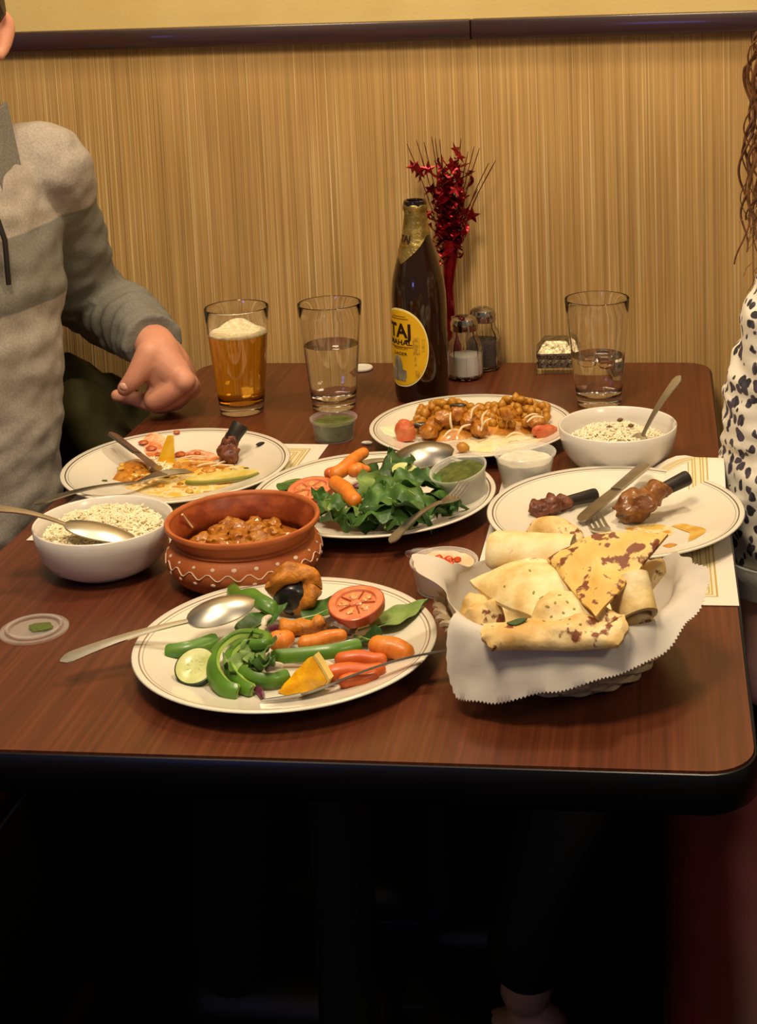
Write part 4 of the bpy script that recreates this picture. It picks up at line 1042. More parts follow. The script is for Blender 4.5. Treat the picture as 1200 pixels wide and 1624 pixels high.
smear(PL_L, [(190, 768), (200, 742), (250, 736), (300, 726), (360, 738), (392, 746), (398, 760), (360, 775), (300, 789), (258, 791), (220, 780)], .0018, m_ysauce2, 'curry_smear', 'broad pale yellow curry smear along the front of the leftovers plate', 'sauce', .002, seed=1)
smear(PL_L, [(178, 762), (195, 738), (222, 732), (240, 745), (235, 760), (215, 772)], .0085, m_osauce, 'curry_smear', 'lumpy golden-brown curry heap at one side of the leftovers plate', 'curry', .004, seed=2)
smear(PL_L, [(225, 714), (240, 705), (262, 708), (268, 722), (250, 730), (234, 726)], .0025, m_rsauce, 'sauce_smear', 'reddish sauce smear at the back of the leftovers plate', 'sauce', .001, seed=3)
smear(PL_L, [(280, 722), (310, 716), (342, 722), (350, 730), (318, 736), (288, 732)], .0012, m_rsauce, 'sauce_smear', 'reddish sauce smear between the peel and the drumstick on the leftovers plate', 'sauce', .001, seed=5)
smear(PL_L, [(258, 742), (300, 734), (350, 738), (372, 745), (330, 752), (280, 752)], .0030, m_osauce, 'curry_smear', 'orange-brown curry streak under the fork head on the leftovers plate', 'sauce', .002, seed=4)
for i, (px, py, s) in enumerate(((240, 716, 1.4), (228, 712, 1.1), (285, 722, 1.3), (301, 724, .9), (281, 700, .8), (313, 720, .8), (252, 722, 1))):
    p = at(px, py, WELL + .003); tag(obj('pepper_bit', blob(.0055*s, .0045*s, .0026*s, .35, 2, 2, i+3), M_RL, loc=(p.x, p.y, plate_z(PL_L, p.x, p.y) + .0028)), 'small red sauce lump at the back of the leftovers plate', 'sauce', 'red lumps on the leftovers plate')
for i, (px, py) in enumerate(((240, 734), (246, 742), (252, 738), (258, 744), (250, 747), (262, 748), (257, 736), (244, 728), (268, 742))):
    p = at(px, py, WELL + .006); tag(obj('rice_clump', xf(join(*[xf(GR, T(rnd(-.004, .004), rnd(-.004, .004), rnd(-.001, .002)) @ Rz(rnd(0, 6)) @ Ry(rnd(-.5, .5))) for _ in range(9)]), T(0, 0, 0)), m_rice, loc=p), 'little clump of white rice stuck by the knife blade on leftovers plate', 'rice', 'rice clumps on the leftovers plate')
rb_ = random.Random(31)
for i in range(30):
    px, py = rb_.choice(((205, 750), (225, 742), (215, 762), (290, 742), (320, 746), (345, 742), (280, 762), (240, 768), (300, 775)))
    px += rb_.uniform(-16, 16); py += rb_.uniform(-7, 7); p = at(px, py, WELL + .003); s = rb_.uniform(.6, 1.25)
    hi = .006 if px < 240 and py > 732 else .001
    tag(obj('curry_bit', blob(.0055*s, .0045*s, .003*s, .4, 1.8, 2, i + 90), (m_osauce, m_ysauce, m_osauce, m_chunk)[i % 4], loc=(p.x, p.y, plate_z(PL_L, p.x, p.y) + hi + .0015)), 'small soft curry bit left on the leftovers plate', 'curry', 'curry bits on the leftovers plate')
for i, (px, py, a) in enumerate(((352, 742, 10), (372, 748, -15), (330, 740, 30), (232, 758, 20), (222, 770, -10), (360, 736, 40), (310, 728, 5))):
    p = at(px, py, WELL + .004)
    tag(obj('onion_shred', tube(spline([(-.014, 0, 0), (-.004, .002, .001), (.005, -.001, .0012), (.014, .001, 0)], 3), [.0007, .0011, .0012, .0012, .0013, .0012, .0012, .0011, .0010, .0006], 6), m_onion, loc=(p.x, p.y, plate_z(PL_L, p.x, p.y) + .005)), 'pale onion shred on the curry of the leftovers plate', 'onion', 'onion shreds on the leftovers plate').rotation_euler = (0, 0, D(a))
sq = at(388, 755, WELL)
m_zuc = M('squash_flesh', 'd8c878', .4, col2='c8b050', scale=60, sss=.1); m_zskin = M('squash_skin', '76782e', .5)
zt = thing('squash_slice', 'pale squash slice with green skin edge on the leftovers plate', 'squash', (at(352, 757, WELL + .006)), D(22))
obj('flesh', slab(lambda u, v, s: ((u-.5)*.085, (v-.5)*.026*math.sqrt(max(.03, 1-(2*u-1)**2)), .003*s), 20, 6), m_zuc, zt)
obj('skin', tube([((u/20-.5)*.085, -.013*math.sqrt(max(.03, 1-(2*u/20-1)**2)), 0) for u in range(21)], .0018, 8), m_zskin, zt)
m_lemon = M('yellow_peel', 'dca814', .4, col2='e6c040', scale=60)
pk = at(263, 734, WELL + .003)
tag(obj('lemon_peel', slab(lambda u, v, s: ((v-.5)*.022*(1-.65*u) + .007*u, .005*math.sin(v*PI)*(1-u) + .0012*s, .033*u), 10, 8), m_lemon, loc=pk), 'upright bright yellow fruit peel scrap on the leftovers plate', 'fruit').rotation_euler = (-.25, 0, .25)
p = at(413, 703, TZ + .02); tag(obj('burnt_crumb', blob(.0065, .0036, .0022, .25, 2, 2, 8), m_blackmetal, loc=(p.x, p.y, plate_z(PL_L, p.x, p.y) + .0015)), 'tiny dark burnt crumb alone near the edge of the leftovers plate', 'crumb').rotation_euler = (0, 0, .9)
m_gherb = M('herb', '4a5a20', .5)
for i, (px, py) in enumerate(((390, 740), (400, 752), (166, 760))):
    p = at(px, py, TZ + .012); tag(obj('herb_bit', blob(.004, .002, .0012, .3, 2, 1, i), m_gherb, loc=(p.x, p.y, plate_z(PL_L, p.x, p.y) + .001)), 'tiny green herb scrap on the leftovers plate', 'herb', 'herb scraps on the leftovers plate')
# drumsticks
m_bone = M('charred_bone', '1a1210', .5, col2='2a1c18', scale=70)
m_meat = M('roast_meat', '5c2c1a', .5, col2='7c4628', scale=80, coat=.1, bump=.8, bscale=180, col3='301610')
m_meat2 = M('glazed_roast_meat', '70401a', .38, col2='94602c', scale=60, coat=.3, bump=.7, bscale=150, col3='3c1e0e')
def drumstick(A, B, label, rb, meat, meats, mm):
    """bone from A (free end) to B; meat lumps [(t, dy, r)]"""
    A, B = Vector(A), Vector(B); L = (B-A).length
    t = thing('drumstick', label, 'chicken', matrix=line_frame(A, B), group='gnawed drumsticks')
    obj('bone', tube([(0, 0, 0), (.0006, 0, 0), (.003, 0, 0), (L*.5, 0, 0), (L*.8, 0, 0), (L, 0, 0)], [rb*.3, rb*1.05, rb*1.12, rb*.92, rb*.8, rb*.8], 14), m_bone, t)
    parts = []
    for i, (tt, dy, dz, rx, ry, rz_) in enumerate(meats):
        parts.append(lumpy(xf(blob(rx, ry, rz_, .3, 1.5, 4, i + 1), T(L*tt, dy, dz)), .003, 90, i))
    for q in parts: obj('meat', q, mm, t, sharp=179)
    return t
drumstick(at(382, 672, TZ + .052), at(356, 716, TZ + .022), 'gnawed drumstick with black bone end leaning up on the leftovers plate', .0098, None, [(.88, 0, -.002, .014, .012, .011), (1.05, .010, -.004, .014, .013, .0105), (.62, 0, 0, .012, .0098, .0098)], m_meat)
drumstick(at(945, 784, TZ + .018), at(856, 806, TZ + .018), 'thin gnawed drumstick with black bone, behind the knife on the patterned placemat plate', .0066, None, [(.60, 0, 0, .012, .0085, .0085), (.80, .0, .001, .016, .011, .010), (.97, -.004, -.002, .012, .012, .0095)], m_meat)
drumstick(at(1091, 757, TZ + .044), at(992, 806, TZ + .026), 'thick glazed brown drumstick with black bone end pointing to the woman', .0075, None, [(.84, 0, -.001, .024, .0195, .0165), (.55, .002, .002, .016, .0125, .012), (.42, 0, 0, .009, .0095, .009)], m_meat2)
smear(PL_R, [(990, 838), (1030, 832), (1070, 842), (1050, 856), (1005, 856)], .0004, m_ysauce2, 'sauce_smear', 'thin yellow sauce smear in front of the thick drumstick', 'sauce', .0003, seed=7)
smear(PL_R, [(1062, 836), (1090, 834), (1118, 846), (1110, 858), (1090, 866), (1096, 850)], .0004, m_ysauce, 'sauce_smear', 'curved golden sauce streak near the edge of the drumstick plate', 'sauce', .0003, seed=8)
smear(PL_R, [(1050, 868), (1062, 864), (1074, 868), (1062, 874)], .0008, m_osauce, 'sauce_spot', 'small brown sauce spot at the edge of the drumstick plate', 'sauce', .0002, seed=9)
# chickpea curry plate
m_chick = M('chickpea', 'a86e14', .45, col2='bc8426', scale=120, coat=.15, bump=.4, bscale=200, col3='8a5410')
smear(PL_C, [(648, 690), (660, 662), (700, 652), (760, 655), (820, 655), (866, 668), (872, 684), (820, 694), (740, 696), (690, 700)], .016, m_osauce, 'curry_gravy', 'thick brown gravy under the mound of chickpeas', 'curry', .005, seed=11, kind='stuff')
smear(PL_C, [(728, 700), (760, 690), (820, 688), (862, 690), (850, 706), (800, 716), (745, 716)], .0035, m_cream, 'yogurt_sauce', 'creamy yellow-white sauce at the front of the chickpea plate', 'sauce', .002, seed=12)
smear(PL_C, [(600, 690), (628, 682), (650, 688), (640, 697), (612, 698)], .0016, m_rice, 'rice_smear', 'thin patch of leftover rice beside the tomato wedge on chickpea plate', 'rice', .002, seed=13)
rc = random.Random(21)
def chick_vf(s):
    V, F = blob(.0060, .0056, .0054, .10, 1.3, 2, s)
    return [(x + (.0016 if x > .0052 else 0), y, z - (.0006 if abs(y) < .0008 and x > -.002 else 0)) for x, y, z in V], F
cms = [mesh('chickpea', chick_vf(s), m_chick) for s in range(4)]
def chick_h(px): return .012 + .016*math.exp(-((px-712)/38)**2) + .022*math.exp(-((px-822)/36)**2)
pl = []
tries = 0
while len(pl) < 105 and tries < 4000:
    tries += 1
    px = rc.uniform(660, 868); f = rc.random()
    py = 690 - 36*f
    g = at(px, py, WELL)
    hh = max(.004, chick_h(px)*math.sin(PI*min(1, max(0, .12 + .80*f)))**.8)
    q = Vector((g.x, g.y, WELL + .003 + hh*rc.uniform(.55, 1)))
    if all((q - w).length > .0092 for w in pl): pl.append(q)
for i, q in enumerate(pl):
    o = bpy.data.objects.new('chickpea', cms[i % 4]); COL.objects.link(o); o.location = q; o.rotation_euler = (rc.uniform(0, 6), rc.uniform(0, 6), rc.uniform(0, 6)); s = rc.uniform(.9, 1.12); o.scale = (s, s, s)
    tag(o, 'golden-brown chickpea in the mound on the far plate', 'chickpea', 'chickpeas in the mound')
o = tag(obj('chickpea', cms[0], None, loc=at(733, 709, WELL + .008)), 'single chickpea apart from the mound, in the creamy sauce by the big spoon', 'chickpea'); o.scale = (1.25,)*3
for i, (px, py, z, s) in enumerate(((705, 662, .026, 1.4), (690, 672, .018, 1.3), (745, 668, .020, 1.3), (805, 655, .032, 1.2), (680, 684, .012, 1.3), (850, 668, .020, 1.3), (725, 655, .028, 1.2), (760, 680, .014, 1.3))):
    tag(obj('potato_chunk', blob(.010*s, .008*s, .0075*s, .3, 1.4, 3, i+30), m_chunk, loc=at(px, py, WELL + z)), 'larger brown curry chunk among the chickpeas on the far plate', 'curry', 'curry chunks among the chickpeas').rotation_euler = (rnd(0, 1), 0, rnd(0, 6))
for i, (px, py, z, a) in enumerate(((752, 652, .036, 60), (768, 662, .034, 70), (716, 668, .036, 110), (735, 680, .022, 40), (715, 686, .018, 25), (770, 672, .026, 50), (848, 664, .030, 15), (815, 690, .014, 10), (845, 660, .026, 5))):
    o = tag(obj('onion_sliver', tube(spline([(-.011, 0, -.002), (0, .002, .002), (.011, 0, -.001)], 4), [.0008, .0013, .0015, .0016, .0016, .0016, .0014, .0012, .0008], 6), m_onion, loc=at(px, py, WELL + z)), 'pale cooked onion sliver lying over the chickpea mound', 'onion', 'onion slivers over the chickpeas')
    o.rotation_euler = (0, D(-a*.6), D(a))
m_tw = M('tomato_wedge_red', 'c4582c', .4, col2='d07c50', scale=60, coat=.1, sss=.2)
def tomwedge(p, sx, sy, sz, ez, seed, label):
    t = thing('tomato_wedge', label, 'tomato', p, ez, 'tomato wedges')
    obj('flesh', lumpy(blob(sx, sy, sz, .22, 1.3, 3, seed), .0022, 70, seed), m_tw, t)
    obj('skin', xf(lumpy(slab(lambda u, v, s: (sx*.98*math.cos(PI*(.12+.76*u)), -sy*(.55 + .55*math.sin(PI*u)) - .0008*s, sz*(1.1*v-.75)), 14, 8), .0012, 70, seed), Rz(.15)), m_tw, t); return t
tomwedge(at(641, 682, WELL + .0145), .0125, .0100, .0155, .3, 3, 'salmon-red tomato wedge at the end of the chickpea mound nearest the bottle')
tomwedge(at(864, 683, WELL + .0095), .0175, .0085, .0095, .5, 5, 'salmon-red tomato wedge at the end of the chickpea mound nearest the rice bowl')
m_cburn = M('dark_curry_skin', '3a2a1c', .35, coat=.4)
for i, (px, py, z) in enumerate(((726, 641, .036), (665, 672, .014))):
    tag(obj('dark_curry_piece', blob(.011, .005, .0045, .3, 2, 2, i), m_cburn, loc=at(px, py + 3, WELL + z)), ('blackened piece on top of the chickpea mound', 'dark piece next to the tomato wedge in the chickpea mound')[i], 'curry')

# ================================================================== BREAD BASKET
m_wick = M('pale_wicker', 'bda888', .6, col2='a08a68', scale=90, bump=.3, bscale=200)
BK = Vector((-.0960, -.995, TZ + .0005)); BRR, BRB, BH = .1060, .072, .051
def bk_r(z): t = z/BH; return BRB + (BRR-BRB)*(t**.8)
basket = thing('bread_basket', 'round pale woven basket lined with white paper and full of flatbread', 'basket', BK)
obj('base', lathe([(0, 0), (BRB, 0), (BRB+.003, .003), (BRB, .006), (0, .006)], 64), m_wick, basket)
NS = 36
for k in range(8):
    z = .006 + (BH-.013)*k/7; ph = (k % 2)*PI; pts = []
    for i in range(145):
        a = 2*PI*i/144; r = bk_r(z) + .0022*math.sin(a*NS/2 + ph); pts.append((r*math.cos(a), r*math.sin(a), z))
    obj('weaver', tube(pts, .0027, 6), m_wick, basket)
me_stake = mesh('stake', tube([(bk_r(z), 0, z) for z in (.003, .012, .022, .034, BH - .002)], .0022, 6), m_wick)
for i in range(NS): obj('stake', me_stake, None, basket, matrix=Rz(2*PI*(i+.25)/NS))
for s in (0, 1):
    pts = []
    for i in range(241):
        a = 2*PI*i/240; b = a*26 + s*PI; pts.append(((BRR + .0035*math.cos(b))*math.cos(a), (BRR + .0035*math.cos(b))*math.sin(a), BH + .001 + .003*math.sin(b)))
    obj('rim_braid', tube(pts, .0030, 6), m_wick, basket)
# paper liner: lies in the basket and folds over its rim, further out where the sheet's corners are
def paper_mat():
    m, nt, b = newmat('deli_paper')
    b.inputs['Base Color'].default_value = lin('e6dfd4'); b.inputs['Roughness'].default_value = .55
    tl_ = N(nt, 'ShaderNodeBsdfTranslucent'); tl_.inputs[0].default_value = lin('e6ddd0')
    mx = N(nt, 'ShaderNodeMixShader'); mx.inputs[0].default_value = .36
    nt.links.new(b.outputs[0], mx.inputs[1]); nt.links.new(tl_.outputs[0], mx.inputs[2]); nt.links.new(mx.outputs[0], nt.nodes['Material Output'].inputs['Surface'])
    v = coords(nt, (1, 1, 1)); n = N(nt, 'ShaderNodeTexVoronoi', Scale=26); n.feature = 'DISTANCE_TO_EDGE'; nt.links.new(v, n.inputs['Vector'])
    bm = N(nt, 'ShaderNodeBump', Strength=.25, Distance=.004); nt.links.new(n.outputs[0], bm.inputs['Height']); nt.links.new(bm.outputs[0], b.inputs['Normal'])
    return m
m_paper = paper_mat()
def key(tab, a):
    a = a % 360; tab = sorted(tab); tab = [(tab[-1][0]-360,) + tab[-1][1:]] + tab + [(tab[0][0]+360,) + tab[0][1:]]
    for A, B in zip(tab, tab[1:]):
        if A[0] <= a <= B[0]:
            t = (a-A[0])/(B[0]-A[0]); t = t*t*(3-2*t); return [x + (y-x)*t for x, y in zip(A[1:], B[1:])]
# angle (deg, 0 = +X, 270 = towards camera): flap length, flap elevation angle (deg, 90 = up, -70 = hanging)
FL = [(0, .036, 44), (16, .026, 52), (36, .006, 60), (90, .002, 70), (150, .003, 50), (163, .012, 20), (173, .046, 17), (186, .038, 20), (204, .014, 30), (220, .014, -40), (234, .078, -72), (246, .074, -72), (270, .060, -66), (290, .052, -62), (310, .048, -50), (328, .040, -22), (343, .046, 12), (352, .046, 28)]
def liner():
    na, nr = 520, 22; V, F = [], []
    for s in (1, -1):
        for i in range(na):
            d = 360*i/na; a = D(d); fl, el = key(FL, d); el = D(el)
            zz = .0009 if i % 2 else -.0009
            for j in range(nr+1):
                t = j/nr
                if t <= .5:
                    u = t/.5
                    if u < .5: r = (BRB-.010)*u*2; z = .0085
                    else: q = (u-.5)*2; z = .0085 + (BH+.0095-.0085)*q; r = bk_r(min(z, BH)) - .0085 - .002 + .001*q
                    if u >= .5: r = min(r, BRR - .0105) if u < .95 else BRR - .007
                else:
                    u = (t-.5)/.5; L = fl*u + (zz if j == nr and d > 200 else 0)
                    # round over the rim, then run at the flap's angle
                    arc = .027; turn = (PI/2 - el); k = min(1, L/arc)
                    r = BRR - .007 + arc/max(.05, turn)*(1-math.cos(turn*k)) if turn > .05 else BRR - .007
                    z = BH + .0095 + arc/max(.05, turn)*math.sin(turn*k)*(1 if turn > .05 else k)
                    if L > arc: r += (L-arc)*math.cos(el); z += (L-arc)*math.sin(el)
                cr = .0030*mnoise.noise(Vector((r*math.cos(a), r*math.sin(a), z))*46)*(1 if t > .3 else .3) + .0018*math.sin(a*23)*max(0, t-.6)
                rr = r + cr + (.0002 if s > 0 else -.0002); z2 = z + .5*cr + (.00025 if s > 0 else -.00025)
                V.append((rr*math.cos(a), rr*math.sin(a), z2))
    w = nr+1; c = na*w
    for i in range(na):
        i2 = (i+1) % na
        for j in range(nr):
            F.append((i*w+j, i2*w+j, i2*w+j+1, i*w+j+1)); F.append((c+i*w+j, c+i*w+j+1, c+i2*w+j+1, c+i2*w+j))
        F.append((i*w+nr, i2*w+nr, c+i2*w+nr, c+i*w+nr))
    return V, F
tag(obj('paper_liner', liner(), m_paper, loc=BK, sharp=60), 'white deli paper sheet with serrated edge folded over the bread basket rim', 'paper')

# flatbread
def naan_mat(name, c1, c2, c3, spot, spots, sscale):
    m, nt, b = newmat(name)
    v = coords(nt, (1, 1, 1)); n = N(nt, 'ShaderNodeTexNoise', Scale=38, Detail=4); nt.links.new(v, n.inputs['Vector'])
    base = ramp(nt, n.outputs[0], [(.35, c1), (.52, c2), (.7, c3)])
    n2 = N(nt, 'ShaderNodeTexNoise', Scale=sscale, Detail=3, Roughness=.55); nt.links.new(v, n2.inputs['Vector'])
    fac = ramp(nt, n2.outputs[0], [(spots, 0.0), (spots + .06, 1.0)])
    mx = N(nt, 'ShaderNodeMix', data_type='RGBA'); nt.links.new(fac, mx.inputs[0]); nt.links.new(base, mx.inputs[6]); mx.inputs[7].default_value = lin(spot)
    nt.links.new(mx.outputs[2], b.inputs['Base Color']); b.inputs['Roughness'].default_value = .6
    b.inputs['Subsurface Weight'].default_value = .1; b.inputs['Subsurface Scale'].default_value = .003
    n3 = N(nt, 'ShaderNodeTexNoise', Scale=150, Detail=3); nt.links.new(v, n3.inputs['Vector'])
    bm = N(nt, 'ShaderNodeBump', Strength=.35, Distance=.002); nt.links.new(n3.outputs[0], bm.inputs['Height']); nt.links.new(bm.outputs[0], b.inputs['Normal'])
    return m
m_naan = naan_mat('naan_pale', 'c9a866', 'dcc48c', 'e8d8ae', '9a5c28', .665, 62)
m_naan2 = naan_mat('naan_blistered', 'c49a54', 'd8b87c', 'e4ce9a', '74380f', .585, 75)
m_naanb = naan_mat('paratha_spotted', 'cea44e', 'dab464', 'e2c684', '74391a', .54, 74)
def sheet(c00, c10, c11, c01, label, mat=None, bulge=.008, th=.006, rnd_=.5, noise_=.003, seed=0, group='flatbread pieces in the basket', edge=.35, nrm=None, name='flatbread'):
    C = [Vector(c) for c in (c00, c10, c11, c01)]; org = sum(C, Vector())/4
    nrm = Vector(nrm) if nrm else (C[2]-C[0]).cross(C[3]-C[1]); nrm.normalize()
    if nrm.z < 0 and not abs(nrm.z) < .05: nrm = -nrm
    def f(u, v, s):
        a, b = 2*u-1, 2*v-1
        a2 = a*math.sqrt(1 - rnd_*b*b*.5); b2 = b*math.sqrt(1 - rnd_*a*a*.5)
        U, Vv = (a2+1)/2, (b2+1)/2
        U += .02*mnoise.noise(Vector((a*2.3, b*2.3, seed))); Vv += .02*mnoise.noise(Vector((a*2.3, seed, b*2.3)))
        p = C[0]*(1-U)*(1-Vv) + C[1]*U*(1-Vv) + C[2]*U*Vv + C[3]*(1-U)*Vv
        e = max(0, (1-a**4)*(1-b**4))**.4
        h = bulge*(1-a*a)*(1-b*b) + noise_*(1.3*mnoise.fractal(p*38 + Vector((seed*3, 0, 0)), 1, 2, 2) + .8*max(0, mnoise.noise(p*85 + Vector((0, seed, 0)))))*(.35+.65*e)
        return p - org + nrm*(h + s*th/2*(edge + (1-edge)*e))
    o = obj(name, slab(f, 26, 22), mat or m_naan, loc=org); return tag(o, label, 'bread', group)
A_ = lambda x, y, z: at(x, y, TZ + z - .005)
sheet(A_(780, 1000, .030), A_(1000, 1000, .030), A_(985, 930, .030), A_(790, 925, .030), 'lowest flatbread piece lying flat across the basket under the others', m_naan, .004, .012, .4, .003, 1)
sheet(A_(756, 990, .082), A_(1000, 976, .088), A_(990, 1028, .076), A_(770, 1033, .072), 'long pale flatbread edge with burnt bubbles along the front of basket', m_naan2, .004, .010, .35, .0050, 14)
sheet(A_(728, 922, .085), A_(862, 884, .096), A_(942, 915, .098), A_(850, 990, .084), 'large smooth pale folded flatbread with few marks nearest the pink sauce', m_naan, .010, .009, .5, .002, 3)
sheet(A_(828, 992, .080), A_(880, 922, .094), A_(975, 978, .086), A_(900, 1018, .076), 'soft pale flatbread flap with green specks in the middle of the basket', m_naan, .007, .010, .7, .0035, 4)
sheet(A_(864, 886, .108), A_(945, 846, .128), A_(1062, 848, .128), A_(944, 982, .094), 'golden flatbread triangle with many brown scorch spots on top of the pile', m_naanb, .003, .007, .12, .0030, 5)
sheet(A_(722, 956, .070), A_(790, 946, .078), A_(808, 1002, .064), A_(740, 1014, .060), 'small bubbly browned flatbread piece at the basket side by the near plate', m_naan2, .012, .014, .8, .011, 16)
def roll(A, B, r, label, mat, open_end=True, seed=0):
    A, B = Vector(A), Vector(B); t = thing('flatbread_roll', label, 'bread', A, 0, 'flatbread pieces in the basket')
    d = B - A; L = d.length; x = d.normalized(); y = x.orthogonal().normalized(); z = x.cross(y)
    def f(u, v, s):
        a = v*2*PI*1.25; rr = r*(1 - .16*v) + s*.0022 + .0012*mnoise.noise(Vector((u*4, v*6, seed)))
        if u < .05: rr *= .82 + .18*u/.05
        return x*(u*L) + (y*math.cos(a)*1.25 + z*math.sin(a)*.85)*rr
    obj('rolled_sheet', slab(f, 16, 30), mat, t)
    return t
roll(A_(776, 872, .100), A_(908, 880, .104), .0125, 'pale rolled flatbread lying along the back of the basket', m_naan, seed=1)
sheet(A_(822, 852, .102), A_(930, 872, .106), A_(925, 840, .110), A_(862, 826, .108), 'flatbread with burnt bubbles at the back of basket against drumstick plate', m_naan2, .010, .012, .7, .003, 17)
roll(A_(992, 918, .104), A_(1008, 982, .080), .0165, 'short pale flatbread roll with open browned end facing the camera', m_naan, seed=2)
sheet(A_(1018, 955, .080), A_(1012, 895, .104), A_(1050, 884, .104), A_(1058, 908, .096), 'upright flatbread piece with browned tip at the basket side by the paper corner', m_naan2, .006, .010, .5, .002, 19)
roll(A_(940, 985, .082), A_(972, 1003, .079), .0100, 'small flatbread end with browned opening near the front of basket', m_naan2, seed=3)
sheet(A_(985, 1000, .070), A_(990, 972, .080), A_(1036, 972, .080), A_(1036, 996, .072), 'browned flatbread end with dark bubbles under the short roll', m_naan2, .006, .012, .8, .003, 23)
from mathutils.bvhtree import BVHTree
def surface(names):
    V, F = [], []
    for o in bpy.data.objects:
        if o.type == 'MESH' and o.name.split('.')[0] in names:
            b0 = len(V); par = o.parent.matrix_basis if o.parent else Matrix(); mw = par @ o.matrix_basis
            V += [mw @ v.co for v in o.data.vertices]; F += [tuple(i + b0 for i in p.vertices) for p in o.data.polygons]
    return BVHTree.FromPolygons(V, F)
bread = surface({'flatbread'})
def on_bread(px, py):
    h_, n_, i_, d_ = bread.ray_cast(CAM, ray(px, py).normalized()); return (h_, n_) if h_ else (at(px, py, TZ + .08), Vector((0, 0, 1)))
h_, n_ = on_bread(821, 988)
o = tag(obj('herb_leaf', slab(lambda u, v, s: ((u-.5)*.018, (v-.5)*.008*math.sin(PI*max(.05, min(.95, u))), .0005*s + .004*(u-.5)**2), 8, 4), M('dark_herb', '3c5230', .5)), 'dark green herb leaf on the pale flatbread in the basket', 'herb')
o.matrix_world = T(*(h_ + n_*.001)) @ n_.to_track_quat('Z', 'Y').to_matrix().to_4x4() @ Rz(1.0)
m_speck = M('herb_speck', '87803f', .6)
for i, (px, py) in enumerate(((868, 962), (880, 956), (893, 972), (874, 978), (858, 948), (903, 982), (887, 944), (910, 966), (862, 985), (840, 905), (800, 930), (846, 940), (920, 990), (899, 955))):
    h_, n_ = on_bread(px, py)
    o = tag(obj('herb_speck', blob(rnd(.0011, .0024), .0011, .0005, .3, 2, 1, i), m_speck), 'tiny green herb speck baked on pale flatbread', 'herb', 'herb specks on the flatbread')
    o.matrix_world = T(*(h_ + n_*.0002)) @ n_.to_track_quat('Z', 'Y').to_matrix().to_4x4() @ Rz(i*1.3)
# ================================================================== PEOPLE
def remesh(vf, name, mats, voxel, parent, smooth_it=3, matidx=None):
    me = bpy.data.meshes.new(name); me.from_pydata([tuple(p) for p in vf[0]], [], vf[1])
    bm = bmesh.new(); bm.from_mesh(me); bmesh.ops.recalc_face_normals(bm, faces=bm.faces[:]); bm.to_mesh(me); bm.free()
    to = bpy.data.objects.new(name, me); COL.objects.link(to)
    r = to.modifiers.new('r', 'REMESH'); r.mode = 'VOXEL'; r.voxel_size = voxel
    s = to.modifiers.new('s', 'SMOOTH'); s.iterations = smooth_it; s.factor = .5
    dg = bpy.context.evaluated_depsgraph_get(); me2 = bpy.data.meshes.new_from_object(to.evaluated_get(dg)); me2.name = name
    bpy.data.objects.remove(to)
    me2.materials.clear()
    for m in mats: me2.materials.append(m)
    me2.polygons.foreach_set('use_smooth', [True]*len(me2.polygons))
    if matidx:
        for p in me2.polygons: p.material_index = matidx(p.center)
    o = bpy.data.objects.new(name, me2); COL.objects.link(o); o.parent = parent
    if parent: o.matrix_parent_inverse = Matrix.Translation(parent.location).inverted()
    return o
def loft(rings, n=28):
    """rings: (centre, lateral dir, half lateral, depth dir, half depth)"""
    V, F = [], []
    for (c, l, a, d, b) in rings:
        for i in range(n):
            t = 2*PI*i/n; ct, st = math.cos(t), math.sin(t)
            e = lambda q: math.copysign(abs(q)**.85, q)
            V.append(tuple(Vector(c) + Vector(l)*a*e(ct) + Vector(d)*b*e(st)))
    for k in range(len(rings)-1):
        for i in range(n): F.append((k*n+i, k*n+(i+1) % n, (k+1)*n+(i+1) % n, (k+1)*n+i))
    F.append(tuple(reversed(range(n)))); F.append(tuple(range((len(rings)-1)*n, len(rings)*n)))
    return V, F
def limb(ctrl, n=14, sub=5):
    s = spline(ctrl, sub); return capsule([p[:3] for p in s], [max(.004, p[3]) for p in s], n, 4)
